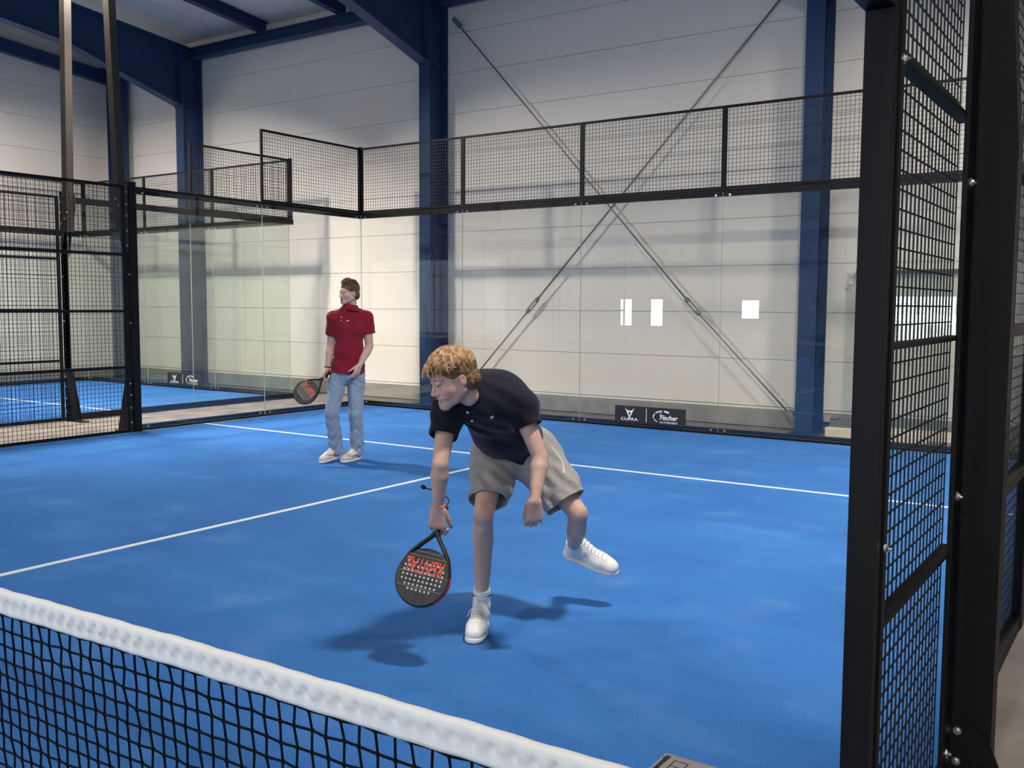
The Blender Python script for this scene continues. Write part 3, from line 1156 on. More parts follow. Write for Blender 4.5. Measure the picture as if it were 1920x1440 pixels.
# ---- posts and light masts between the two courts
def gusset_mast(px, sx, y, lean, who, post_w=.12):
    """px: court side of the post; sx: direction from the court outwards"""
    t_ = thing('light_mast', 'brown-black light mast bolted to the %s side post between the two courts' % who, 'light mast', (px, y, 0), 0, 'light masts between the courts')
    bm = BM(); box(bm, min(0, sx * post_w), max(0, sx * post_w), -.05, .05, 0, 3.08, .004); obj('post', bm, M['black'], t_)
    for yy in (-.062, .052):
        bm = BM()
        P = [(sx * .02, yy, 3.05), (sx * (post_w + .20), yy, 3.05), (sx * (post_w + .20), yy, 2.86), (sx * (post_w + .01), yy, 2.22), (sx * .02, yy, 2.22)]
        prism(bm, P if sx < 0 else P[::-1], (0, .01, 0)); obj('upper_gusset', bm, M['mast'], t_)
        bm = BM()
        P = [(sx * .02, yy, .66), (sx * (post_w + .03), yy, .66), (sx * (post_w + .20), yy, .03), (sx * (post_w + .20), yy, 0), (sx * .02, yy, 0)]
        prism(bm, P if sx < 0 else P[::-1], (0, .01, 0)); obj('foot_gusset', bm, M['black'], t_)
    bm = BM(); box(bm, min(0, sx * .4), max(0, sx * .4), -.066, .055, -.012, .0); obj('base_plate', bm, M['black'], t_)
    bm = BM()
    bar(bm, (sx * (post_w + .16), 0, .0), (sx * (post_w + .03), 0, .66), .012, .10, (0, 1, 0)); obj('foot_rib', bm, M['black'], t_)
    bm = BM()
    b = Vector((sx * (post_w + .10), 0, 2.55))
    m1 = Vector((lean[0], 0, 3.04)); m2 = Vector((lean[1], 0, 5.3)); top = m1 + (m2 - m1) * ((6.0 - 3.04) / 2.26)
    bar(bm, b, m1, .115, .10, (0, 1, 0)); bar(bm, m1 - Vector((0, 0, .01)), top, .115, .10, (0, 1, 0))
    obj('pole', bm, M['mast'], t_)
    for q in [(.04, 2.30), (.04, 2.48), (.04, 2.66), (.04, 2.80), (.04, 2.95), (.14, 2.72), (.20, 2.80), (.25, 2.88), (.04, .12), (.05, .30), (.04, .46), (.05, .60)]:
        bm = BM(); disc_bolt(bm, (sx * q[0], -.062, q[1]), (0, -1, 0), .011, .009); obj('bolt', bm, M['zinc'], t_)
    for z in (1.35, 1.95):
        bm = BM(); disc_bolt(bm, (sx * .03, -.05, z), (0, -1, 0), .010, .008); obj('bolt', bm, M['zinc'], t_)
    return t_, top


mA, topA = gusset_mast(0.02, -1, 5.94, (-.27, -.375), "near court's", .13)
mB, topB = gusset_mast(-1.83, 1, 6.14, (.13, .195), "neighbouring court's", .0)


def lamp(parent, loc, target, power, lab):
    t_ = thing('floodlight', lab, 'floodlight', loc, 0, 'court floodlights')
    v = (Vector(target) - Vector(loc)).normalized()
    q = v.to_track_quat('-Z', 'Y').to_matrix().to_4x4()
    bm = BM(); box(bm, -.30, .30, -.17, .17, .02, .09, .01); bmesh.ops.transform(bm, matrix=q, verts=bm.verts); obj('housing', bm, M['black'], t_)
    L = area_light('lamp_light', loc, target, .55, .30, power, (1.0, .93, .83), None, math.radians(125))
    return t_


for (loc, tg, pw), lab in zip(FLOODS, ('black floodlight on top of the mast at the left side of the near court', 'black floodlight on top of the mast right of the camera', 'black floodlight at the camera-end left of the near court',
                                       'black floodlight at the camera-end right of the near court', 'black floodlight on top of the neighbouring court mast', 'black floodlight right of the glass at the back right of the near court',
                                       'black floodlight by the left end wall over the neighbouring court')):
    lamp(None, loc, tg, pw, lab)

# ---- right-hand side fence beside the camera
t_ = thing('gate_panel', 'narrow tall black mesh panel beside the court entrance, closest to the camera', 'mesh fence panel', (10.05, 1.0, 0))
bm = BM()
box(bm, -.062, .005, .0, .07, 0, 2.27, .003); obj('post', bm, M['black'], t_)
bm = BM(); box(bm, -.002, .010, .055, .085, 0, 3.0); obj('edge_strip', bm, M['black'], t_)
bm = BM(); box(bm, -.006, .010, .965, 1.09, 0, 3.0, .002); obj('stile', bm, M['black'], t_)
for z in (.02, .81, 1.50, 2.19, 2.98):
    bm = BM(); h = .014
    box(bm, -.045, .0, .07, 1.09, z - h / 2, z + h / 2, .002); obj('crossbar', bm, M['black'], t_)
bm = BM(); wire_grid(bm, (-.042, .045, 0), (0, 1, 0), 1.045, .0, 3.0, .0022); obj('wire_mesh', bm, M['wire'], t_)
for y, z, r in ((1.02, 1.985, .013), (1.02, .99, .013), (1.02, .135, .013), (.062, 2.165, .009), (.062, 1.02, .009)):
    bm = BM(); disc_bolt(bm, (.010, y, z), (1, 0, 0), r, .010); obj('bolt', bm, M['zinc'], t_)

t_ = thing('entrance_lintel', 'black beam over the court entrance at the top edge', 'steel beam', (10.02, 0, 2.27))
bm = BM(); box(bm, -.035, .035, -1.0, 1.07, 0, .07, .003); obj('beam', bm, M['black'], t_)

t_ = thing('light_mast', 'massive black mast with bolted foot right beside the entrance panel', 'light mast', (10.06, 2.17, 0), 0, 'light mast by the entrance')
bm = BM()
prism(bm, [(.0, -.05, 0), (.118, -.05, 0), (.118, -.05, 2.1), (.055, -.05, 3.0), (-.02, -.05, 6.0), (-.12, -.05, 6.0), (.0, -.05, 3.0)], (0, .10, 0)); obj('pole', bm, M['black'], t_)
bm = BM(); prism(bm, [(-.01, -.062, .0), (.17, -.062, .0), (.17, -.062, .03), (.105, -.062, .19), (-.01, -.062, .235)], (0, .010, 0)); obj('foot_gusset', bm, M['black'], t_)
for x, z in ((.018, .185), (.085, .16), (.018, .08), (.10, .07)):
    bm = BM(); disc_bolt(bm, (x, -.062, z), (0, -1, 0), .011, .010); obj('bolt', bm, M['zinc'] if x < .05 else M['black'], t_)
bm = BM(); box(bm, -.03, .20, -.072, .055, -.012, .006); obj('base_plate', bm, M['black'], t_)

t_ = mesh_panel((10.0, 2.24, 0), (0, 1, 0), 1.9, 0, 3.03, (1, 0, 0), 'tall black mesh panel behind the massive mast at the right edge', 'tall side mesh panels', .05, .05, R3)
bm = BM(); box(bm, .048, .056, 1.78, 1.90, 0, 3.03); obj('stile', bm, M['black'], t_)
for z in (.3, .65, 1.3, 2.3):
    bm = BM(); disc_bolt(bm, (.056, 1.84, z), (1, 0, 0), .012, .009); obj('bolt', bm, M['zinc'], t_)

# ------------------------------------------------------------------ net
def net_z(x):
    return float(np.interp(x, [0, 5, 8.05, 8.83, 9.4, 9.97], [.92, .80, .834, .853, .861, .868]))


nt_ = thing('court_net', 'black cord net with a white gathered tape across the court', 'net', (5, 0, 0))
bm = BM()
ST = .0445
nx_ = int(9.9 / ST)
rows = 18
R_ = random.Random(3)


def node(i, j):
    x = .05 + i * ST
    zt = net_z(x) - .069
    z = zt - j * zt * .995 / rows
    zz = .0022 * (1 if (i + j) % 2 else -1)
    rr = random.Random(i * 131 + j)
    return Vector((x - 5 + j * .0030 + zz + rr.uniform(-.002, .002), rr.uniform(-.002, .002), z + .5 * zz + rr.uniform(-.002, .002)))


for i in range(nx_ + 1):
    tube(bm, [node(i, j) for j in range(rows + 1)], .0029, 5, False)
for j in range(rows + 1):
    tube(bm, [node(i, j) for i in range(nx_ + 1)], .0030, 5, False)
for i in range(int(7.6 / ST), nx_ + 1):
    for j in range(rows):
        p = node(i, j)
        bmesh.ops.create_icosphere(bm, subdivisions=1, radius=.0052, matrix=Matrix.Translation(p))
obj('cord_mesh', bm, M['cord'], nt_, True)
# folded tape with gathers
bm = BM()
N = 2400
half = [(.0055, -.066, 0), (.0058, -.058, .2), (.0060, -.048, .35), (.0058, -.040, .8), (.0062, -.033, 1.6), (.0075, -.027, 2.0), (.0105, -.0205, .9), (.0128, -.0135, .25), (.0118, -.006, .1), (.0075, -.0005, .0), (.0, .0015, .0)]
prof = [(-a, b, w) for a, b, w in half] + [(a, b, w) for a, b, w in half[::-1][1:]]
rings = []
for i in range(N + 1):
    x = 9.96 * i / N + .01
    ph = (x - .05) / ST * 2 * PI + .7 * math.sin(x * 3.1) + .5 * math.sin(x * 7.7)
    amp = .75 + .45 * math.sin(x * 2.3 + 1) * math.sin(x * 6.1)
    g = amp * (1 - 2 * abs(math.sin(ph / 2)) ** .8)             # pinched at each cord, bellied between
    g2 = math.sin(x * 91 + 2 * math.sin(x * 5.7))
    zt = net_z(x) + .0008 * math.sin(x * 23) + .0006 * math.sin(x * 61)
    ring = []
    for k, (a, b, w) in enumerate(prof):
        s = -1 if a < 0 else 1
        ring.append(bm.verts.new((x - 5 + w * .0006 * g2, a - s * w * .0042 * g + (s * w * .0006 * g2 if a else 0), zt + b - w * .0018 * abs(g))))
    rings.append(ring)
for A, B in zip(rings, rings[1:]):
    for k in range(len(prof)):
        k2 = (k + 1) % len(prof)
        bm.faces.new([A[k], B[k], B[k2], A[k2]])
bm.faces.new(rings[0]); bm.faces.new(rings[-1][::-1])
bmesh.ops.recalc_face_normals(bm, faces=bm.faces)
obj('tape', bm, M['tape'], nt_, True)

np_ = thing('net_post', 'black net post topped by a grey printed card, at the bottom edge', 'net post', (10.05, -.09, 0))
bm = BM(); box(bm, -.03, .03, -.03, .03, 0, .915, .003); obj('post', bm, M['black'], np_)
bm = BM(); box(bm, -.06, .10, -.09, .06, -.012, .008); obj('base_plate', bm, M['black'], np_)
bm = BM(); box(bm, -.045, .05, -.085, .06, .915, .930, .005); obj('cap_card', bm, M['card'], np_)


def FT(x, y, rot):
    return Matrix.Translation((x, y, .9305)) @ Matrix.Rotation(rot, 4, 'Z')


text_mesh('lettering', 'sensomatic', .013, M['print_black'], np_, FT(-.036, .018, PI / 2), extrude=.0002, offset=.0004, sx=1.1)
bm = BM()
for a in ((-.022, .0, .040, .0412), (-.022, .0, .022, .0232), (-.022, -.0208, .005, .0412), (-.0012, .0, .005, .0412), (-.012, -.011, .005, .023)):
    box(bm, a[0], a[1], a[2], a[3], .930, .9305)
for k in range(5):
    box(bm, .012 + .006 * k, .014 + .006 * k, .004, .02 + .012 * ((k * 7) % 3) / 2, .930, .9305)
obj('diagram', bm, M['print_black'], np_)
# ------------------------------------------------------------------ cloth and hair materials
def cloth_mat(name, c, c2, scale, fine, rough=.9, weave=.0012):
    m = mat(name, c, rough, noise=(scale, 6, .6), color2=c2, spec=.2)
    nt = m.node_tree
    b = nt.nodes['Principled BSDF']
    tc = nt.nodes['Texture Coordinate'].outputs['Object']
    n = nt.nodes.new('ShaderNodeTexNoise'); n.inputs['Scale'].default_value = fine
    n2 = nt.nodes.new('ShaderNodeTexNoise'); n2.inputs['Scale'].default_value = 17; n2.inputs['Detail'].default_value = 3; n2.inputs['Distortion'].default_value = 1.4
    for q in (n, n2):
        nt.links.new(tc, q.inputs['Vector'])
    b1 = nt.nodes.new('ShaderNodeBump'); b1.inputs['Strength'].default_value = .5; b1.inputs['Distance'].default_value = weave
    b2 = nt.nodes.new('ShaderNodeBump'); b2.inputs['Strength'].default_value = .55; b2.inputs['Distance'].default_value = .012
    nt.links.new(n.outputs['Fac'], b1.inputs['Height']); nt.links.new(n2.outputs['Fac'], b2.inputs['Height'])
    nt.links.new(b2.outputs[0], b1.inputs['Normal']); nt.links.new(b1.outputs[0], b.inputs['Normal'])
    b.inputs['Sheen Weight'].default_value = .12
    return m


def hair_mat(name, dark, light):
    m = mat(name, dark, 0.55, spec=.35)
    nt = m.node_tree
    tc = nt.nodes['Texture Coordinate'].outputs['Object']
    c = ramp_noise(nt, tc, 55, 4, dark, light, .38, .62)
    c2 = ramp_noise(nt, tc, 9, 3, (.8, .8, .8), (1.15, 1.15, 1.15), .35, .65)
    nt.links.new(mixc(nt, 1.0, c, c2, 'MULTIPLY'), nt.nodes['Principled BSDF'].inputs['Base Color'])
    return m


M['navy'] = cloth_mat('navy_pique', (.0075, .0075, .019), (.012, .010, .024), 7, 900)
M['greyfleece'] = cloth_mat('grey_marl_fleece', (.37, .350, .335), (.29, .275, .265), 220, 700)
M['redpique'] = cloth_mat('dark_red_pique', (.23, .012, .028), (.17, .008, .022), 6, 900)
M['denim'] = cloth_mat('light_blue_denim', (.27, .345, .47), (.19, .255, .38), 14, 600)
M['sock'] = mat('white_sock', (.74, .74, .78), .9, bump=(300, .4, .001))
M['shoewhite'] = mat('shoe_white', (.80, .80, .79), .5, bump=(60, .1, .002))
M['shoecream'] = mat('shoe_cream', (.66, .62, .56), .6, noise=(18, 3, .5), color2=(.45, .41, .37))
M['sole'] = mat('shoe_sole', (.76, .74, .70), .6)
M['lining'] = mat('shoe_lining_black', (.012, .012, .018), .9)
M['lace'] = mat('lace_white', (.82, .82, .83), .8)
M['blond'] = hair_mat('hair_blond', (.27, .145, .065), (.68, .43, .235))
M['blond_under'] = hair_mat('hair_blond_shaved', (.13, .075, .040), (.22, .13, .07))
M['blond_side'] = hair_mat('hair_dark_blond', (.15, .085, .042), (.40, .25, .135))
M['brown'] = hair_mat('hair_brown', (.060, .030, .016), (.20, .105, .055))
M['silver'] = mat('silver', (.8, .8, .8), .2, 1.0)
M['string'] = mat('bracelet_string', (.55, .42, .33), .8)
M['racket_face'] = mat('racket_face', (.045, .045, .048), .45, noise=(26, 3, .8), color2=(.016, .016, .018), stretch=(2.2, .3, 1))
M['racket_black'] = mat('racket_black', (.010, .010, .011), .35)
M['racket_red'] = mat('racket_red', (.52, .035, .022), .4)
M['racket_orange'] = mat('racket_lettering', (.85, .085, .035), .5)
M['racket_line'] = mat('racket_line', (.24, .23, .23), .5)
M['hole_glint'] = mat('racket_hole_glint', (.55, .54, .50), .5)
M['button'] = mat('shirt_button', (.62, .64, .66), .3)

SK = (.60, .395, .325)
SK_BLUSH = (.60, .285, .24)
SK_LIPS = (.46, .20, .175)


def spot(P, C, c, r, col, amt):
    d = np.linalg.norm(P - np.array(c), axis=1) / r
    m = (np.clip(1.25 - d, 0, 1) * amt)[:, None]
    C[:] = C * (1 - np.minimum(m, 1)) + np.array(col) * np.minimum(m, 1)


# ------------------------------------------------------------------ shoe
def shoe(parent, o, fw, up, m_up, label=None, L=.295, dark_collar=True, laces=True, h=.0032):
    y = nrm(fw); z = nrm(np.array(up, float) - y * (np.array(up, float) @ y)); x = np.cross(y, z)
    A = np.stack([x, y, z]); s = L / .295
    o = np.array(o, float)
    W = lambda a, b, c: o + (np.array([a, b, c]) * s) @ A
    ext = .34 * s
    F = Field(o - ext, o + ext, h)

    def E(F, c, r, k, op='u'):
        F.ell(W(*c), np.array(r) * s, A, k, op)
    E(F, (0, .200, .045), (.050, .090, .040), .02)
    E(F, (.004, .255, .036), (.040, .040, .034), .02)
    F.cone(W(0, .19, .050), W(0, .085, .085), .043 * s, .039 * s, .03)
    E(F, (0, .060, .058), (.039, .062, .052), .03)
    E(F, (0, .020, .075), (.030, .020, .035), .02)
    F.cone(W(0, .105, .09), W(0, .080, .118), .034 * s, .027 * s, .02)
    F.cone(W(0, .055, .085), W(0, .050, .17), .031 * s, .036 * s, .006, op='d')
    F.cone(W(0, .17, .095), W(0, .10, .125), .006 * s, .006 * s, .006)
    F.plane_cut(W(0, 0, .016), -A[2])
    me = F.mesh('upper', 2)
    sh = link('shoe', me, m_up, parent)
    tr = tree_of(me)
    G = Field(o - ext, o + ext, h)
    E(G, (0, .195, .014), (.051, .102, .028), .02)
    E(G, (.004, .258, .016), (.041, .042, .028), .02)
    E(G, (0, .100, .014), (.040, .100, .028), .03)
    E(G, (0, .045, .014), (.037, .058, .030), .02)
    G.plane_cut(W(0, 0, .003), -A[2]); G.plane_cut(W(0, 0, .027), A[2])
    link('sole', G.mesh('sole', 1), M['sole'], sh)
    bm = BM()
    pts = []
    for k in range(21):
        a = 2 * PI * k / 20
        pts.append(W(.033 * math.sin(a), .052 + .040 * math.cos(a), .112 + .010 * math.cos(a) + (.012 if math.cos(a) < -.5 else 0)))
    tube(bm, pts, .0055 * s, 6, False)
    obj('collar_lining', bm, M['lining'] if dark_collar else m_up, sh, True)
    # eyestay seams and laces
    bm = BM()

    def on(a, b, lift=.002):
        p, n = stick(tr, W(a, b, .16), -A[2])
        return p + Vector(A[2]) * lift
    for k in range(6):
        b = .095 + .021 * k
        w = .019 + .0012 * k
        ps = [on(-w, b + .004), on(-w * .4, b, .0045), on(w * .4, b, .0045), on(w, b + .004)]
        tube(bm, ps, .0024 * s, 6)
    for sg in (-1, 1):
        p0 = on(sg * .003, .088, .008)
        p1 = Vector(W(sg * .028, .096, .118)); p2 = Vector(W(sg * .050, .104, .098)); p3 = Vector(W(sg * .058, .112, .072))
        tube(bm, [p0, p1, p2, p3], .0022 * s, 6)
        tube(bm, [p0, Vector(W(sg * .020, .075, .125)), Vector(W(sg * .040, .084, .120)), Vector(W(sg * .030, .100, .112)), p0], .0022 * s, 6)
    obj('laces', bm, M['lace'] if laces else m_up, sh, True)
    bm = BM()
    for sg in (-1, 1):
        ps = [Vector(on(sg * (.026 + .002 * k / 8), .085 + .14 * k / 8, .0)) for k in range(9)]
        tube(bm, ps, .0011 * s, 4)
    ps = [on(.034 * math.sin(a), .218 + .012 * math.cos(a), .0) for a in np.linspace(-1.4, 1.4, 12)]
    tube(bm, ps, .0011 * s, 4)
    obj('seam', bm, M['card'], sh)
    return sh


# ------------------------------------------------------------------ padel racket
def racket(label, mtx, lettering=True, group=None):
    """local: origin at the centre of the head, +Y towards the tip, +Z out of the lettered face"""
    t = bpy.data.objects.new('padel_racket', None); COL.objects.link(t)
    t.matrix_world = mtx
    tag(t, label, 'padel racket', group)

    def out(a, s=1.0):      # head outline, teardrop
        x = math.sin(a); y = math.cos(a)
        r = .130 if y > 0 else .130 + .010 * y * y
        return (x * r * s * (1 - .06 * max(0, -y)), y * (.132 if y > 0 else .128) * s)
    n = 64
    bm = BM()
    T = .0175
    prof = [(.945, T), (.955, T), (.985, T * .82), (1.0, T * .4), (1.0, -T * .4), (.985, -T * .82), (.955, -T), (.945, -T)]
    R = []
    for k in range(n):
        a = 2 * PI * k / n
        R.append([bm.verts.new((*out(a, s), z)) for s, z in prof])
    for k in range(n):
        A, B = R[k], R[(k + 1) % n]
        a = math.degrees(2 * PI * k / n) % 360
        for j in range(len(prof) - 1):
            f = bm.faces.new([A[j], A[j + 1], B[j + 1], B[j]])
            f.material_index = 1 if (255 < a < 318 or 62 < a < 105) and 1 < j < 5 else 0
    bmesh.ops.recalc_face_normals(bm, faces=bm.faces)
    obj('rim', bm, [M['racket_black'], M['racket_red']], t, True)
    bm = BM()
    for z in (T - .0006, -T + .0006):
        vs = [bm.verts.new((*out(2 * PI * k / n, .95), z)) for k in range(n)]
        f = bm.faces.new(vs if z > 0 else vs[::-1])
    obj('face', bm, M['racket_face'], t)
    # perforation: rows of pale discs, the light in the holes put into their colour
    for sg in (1, -1):
        bm = BM()
        for j, y in enumerate([.062, .042, .022, .002, -.018, -.038, -.058]):
            w = [6, 8, 10, 10, 10, 10, 9][j]
            for i in range(w):
                x = (i - (w - 1) / 2) * .0205
                if x * x + y * y < .108 ** 2:
                    bmesh.ops.create_circle(bm, cap_ends=True, segments=14, radius=.0052, matrix=Matrix.Translation((x, y, sg * (T + .0006))) @ (Matrix.Identity(4) if sg > 0 else Matrix.Rotation(PI, 4, 'X')))
        obj('perforation', bm, M['hole_glint'], t)
    bm = BM()
    for y, m_ in ((-.088, .09), (-.0115, .118), (.052, .105), (-.108, .06)):
        box(bm, -m_, m_, y - .0012, y + .0012, T - .0004, T + .0004)
    obj('face_lines', bm, M['racket_line'], t)
    if lettering:
        text_mesh('lettering', 'RENTAL', .092, M['racket_orange'], t, Matrix.Translation((0, -.048, T + .0002)), shear=.22, sx=.56, extrude=.0004, offset=.0010, spacing=1.0)
    # throat
    bm = BM()
    for sg in (-1, 1):
        pts = [(sg * .108, -.060, 0), (sg * .090, -.098, 0), (sg * .052, -.145, 0), (sg * .020, -.180, 0), (sg * .006, -.205, 0)]
        P = [Vector(p) for p in pts]
        rad = [.010, .0125, .0125, .0125, .013]
        rings = []
        for i, p in enumerate(P):
            d = (P[min(i + 1, 4)] - P[max(i - 1, 0)]).normalized(); s_ = Vector((-d.y, d.x, 0))
            rings.append([bm.verts.new(p + s_ * rad[i] * .8 * math.cos(q) + Vector((0, 0, 1)) * .016 * math.sin(q)) for q in [2 * PI * k / 12 for k in range(12)]])
        for A, B in zip(rings, rings[1:]):
            for k in range(12):
                bm.faces.new([A[k], A[(k + 1) % 12], B[(k + 1) % 12], B[k]])
    bmesh.ops.recalc_face_normals(bm, faces=bm.faces)
    obj('throat', bm, M['racket_black'], t, True)
    bm = BM()
    pts = [(0, -.185, 0), (0, -.21, 0), (0, -.25, 0), (0, -.29, 0), (0, -.318, 0), (0, -.326, 0)]
    tube(bm, pts, [.013, .0150, .0152, .0152, .0165, .019], 14)
    obj('grip', bm, M['racket_black'], t, True)
    bm = BM()
    tube(bm, [(0, -.322, 0), (0, -.336, 0)], .0195, 14); obj('butt_cap', bm, M['racket_red'], t, True)
    return t


def strap(t, pts, r=.0022):
    bm = BM()
    tube(bm, pts, r, 6)
    return obj('wrist_strap', bm, M['blackplastic'], t, True)


def local_matrix(org, rz, pos, y, n):
    """matrix of an object at local pos of a person, +Y along y, +Z near n (all in the person's frame)"""
    B = Matrix.Translation(org) @ Matrix.Rotation(rz, 4, 'Z')
    y = Vector(y).normalized(); n = Vector(n); n = (n - y * n.dot(y)).normalized(); x = y.cross(n)
    return B @ Matrix(((x.x, y.x, n.x, pos[0]), (x.y, y.y, n.y, pos[1]), (x.z, y.z, n.z, pos[2]), (0, 0, 0, 1)))


# ================================================================== the stooping player
O1, RZ = (7.9, 2.4, 0), 0.5978
p1 = thing('person', 'person in navy polo shirt and grey shorts stooping to reach a low ball', 'person', O1, RZ)

HD = Head((-.121, -.38, 1.277), (-.86, -.40, -.36), (0, 0, 1), 1.03)
NB = (-.030, -.235, 1.175)
CH, BE, PE = (.045, -.12, 1.145), (.105, .06, 1.00), (.150, .22, .885)
SR, SL = (-.150, -.255, 1.125), (.178, -.165, 1.128)
ER, WR = (-.176, -.385, .895), (-.190, -.335, .690)
EL, WL = (.268, -.225, .905), (.243, -.330, .722)
HR, HL = (.056, .21, .862), (.248, .24, .860)
KR, AR = (.006, -.080, .602), (-.007, .105, .110)
KL, AL = (.468, .105, .572), (.468, .455, .300)
CALF_R = (.012, .065, .440)
SHR = (.002, .085, .0)

F = Field((-.42, -.66, -.02), (.74, .66, 1.50), .0042)
HD.build(F, True)
F.cone(HD.w(0, -.03, -.07), NB, .043, .046, .02)
F.cone(lerp(NB, CH, .35), CH, .062, .10, .03, 1.3, (1, .15, 0))
F.cone(CH, BE, .10, .09, .04, 1.35, (1, .15, 0))
F.cone(BE, PE, .09, .11, .04, 1.3, (1, .1, 0))
F.cone(lerp(NB, CH, .3), SR, .045, .050, .03); F.cone(lerp(NB, CH, .3), SL, .045, .050, .03)
F.chain([HR, KR], [.078, .0475], .008); F.chain([HL, KL], [.078, .049], .008)




# arms
for S_, E_, W_, in ((SR, ER, WR), (SL, EL, WL)):
    F.chain([S_, lerp(S_, E_, .45), E_], [.052, .042, .0365], .006)
    F.chain([E_, lerp(E_, W_, .25), lerp(E_, W_, .68), W_], [.0365, .0405, .0300, .0225], .006)
    F.ell(tuple(np.array(E_) + np.array((0, .018, -.004))), (.022, .022, .024), None, .015)
# legs below the shorts
for K_, A_, cb in ((KR, AR, (0, .035, 0)), (KL, AL, (0, -.005, -.035))):
    c1 = tuple(np.array(lerp(K_, A_, .30)) + np.array(cb) * .7)
    c2 = tuple(np.array(lerp(K_, A_, .62)) + np.array(cb) * .35)
    F.chain([K_, c1, c2, A_], [.0465, .0490, .0400, .0295], .008)
    F.ell(tuple(np.array(K_) + np.array((0, -.020, .006))), (.032, .030, .040), None, .02)
    F.ell(tuple(np.array(lerp(K_, A_, .12)) + np.array((0, -.030, -.0))), (.016, .016, .026), None, .02)
F.cone(AR, (-.014, -.01, .05), .034, .03, .02)
F.cone(AL, (.56, .45, .262), .034, .03, .02)
# gripping right hand (its back towards the camera) and loosely closed left hand
axR = nrm((-.01, .02, -1)); 
RK_Y = nrm((-.052, -.075, -.205))
hand(F, (WR[0], WR[1], WR[2] + .006), nrm((-.05, .03, -1)), (.15, .95, -.05), (.99, -.12, -.05), [[.55, .95, .6], [.65, 1.1, .7], [.75, 1.15, .8], [.85, 1.2, .8]], 1.03, thumb_dir=(.42, .35, -.85), thumb_curl=.25)
hand(F, (WL[0], WL[1], WL[2] + .006), nrm((-.02, .05, -1)), (-.1, .97, .0), (-.99, -.12, 0), [[.70, 1.25, .8], [.75, 1.3, .8], [.8, 1.35, .8], [.9, 1.4, .9]], 1.03, thumb_dir=(-.28, .45, -.85), thumb_curl=.5)
me = F.mesh('body', 2)
P = coords(me).astype(float)
C = np.tile(np.array(SK), (len(P), 1))
hm = np.linalg.norm(P - HD.o, axis=1) < .18
C[hm] = HD.colour(P[hm], SK, SK_LIPS, (.22, .12, .06), SK_BLUSH)
for c, r, a in ((KR, .06, .45), (KL, .06, .45), (EL, .05, .4), (ER, .05, .3), ((WR[0], WR[1], WR[2] - .10), .06, .45), ((WL[0], WL[1], WL[2] - .10), .06, .45)):
    spot(P, C, c, r, SK_BLUSH, a)
set_color(me, C)
body1 = link('body', me, M['skin'], p1)
for sx in (-1, 1):
    eyeball(HD, sx, p1, (0, 1, .0))
bm = BM()
for k in range(8):
    a = (k - 3.5) * .0060
    r_ = bmesh.ops.create_cube(bm, size=1)
    mt = Matrix.Translation(Vector(HD.w(a, .0870 - 12 * a * a, -.0652))) @ Matrix(np.vstack([np.hstack([HD.A.T, np.zeros((3, 1))]), [0, 0, 0, 1]]).tolist()) @ Matrix.Diagonal((.0056, .004, .0072, 1))
    bmesh.ops.transform(bm, matrix=mt, verts=r_['verts'])
obj('teeth', bm, M['teeth'], p1)

# hair: close-cropped back and sides, long loose locks on top
G = Field(HD.o - .19, HD.o + .19, .0034)
G.ell(HD.w(0, -.020, .040), np.array((.080, .098, .090)) * 1.03, HD.A, 0)
G.ell(HD.w(0, -.046, -.022), np.array((.073, .062, .062)) * 1.03, HD.A, .03)
G.cone(HD.w(0, .16, .005), HD.w(0, .05, -.06), .085, .075, .01, op='d')
G.cone(HD.w(0, .09, -.075), HD.w(0, .0, -.11), .07, .062, .01, op='d')
for sx in (-1, 1):
    G.ell(HD.w(sx * .084, .004, -.014), (.022, .026, .034), HD.A, .006, 'd')
me = G.mesh('hair', 2)
hair1 = link('hair', me, M['blond_under'], p1)
bm = BM()
hair_tufts(bm, HD, 1500, (0, -.014, .042), (.083, .101, .092), .55, [2.10, 1.85, 1.50, 1.25, 1.15], .03, .0030, .22, 5, (.7, 1.3), .08)
hair_tufts(bm, HD, 420, (0, -.008, .044), (.085, .106, .094), .50, [2.12, 1.86, 1.45, 1.2, 1.1], .06, .0036, .45, 9, (.8, 1.4), .10, .03)
hair_tufts(bm, HD, 70, (0, .004, .044), (.083, .110, .088), .50, [2.12, 1.95, 1.5, 1.2, 1.1], .03, .0026, .5, 14, (.5, .8), 1.3, .14)
obj('locks', bm, M['blond'], hair1, True)
bm = BM()
hair_tufts(bm, HD, 1500, (0, -.020, .036), (.0815, .100, .088), .45, [1.7, 1.80, 1.80, 1.90, 1.98], .004, .0017, .12, 31, (.25, .5), .9)
hair_tufts(bm, HD, 1300, (0, -.046, -.022), (.0800, .0710, .0700), .0, [.05, .1, 1.9, 2.4, 2.6], .004, .0017, .12, 33, (.25, .5), .5)
obj('cropped_sides', bm, M['blond_side'], hair1, True)


# navy polo shirt
def fold_s(X, t):
    u = X[..., 0] * 1.0 + X[..., 2] * .6 - X[..., 1] * .3
    return (.0040 * np.sin(u * 46 + 3 * np.sin(X[..., 1] * 14)) + .0026 * np.sin(X[..., 2] * 70 + X[..., 0] * 30 + 2 * np.sin(X[..., 1] * 21))).astype(np.float32)


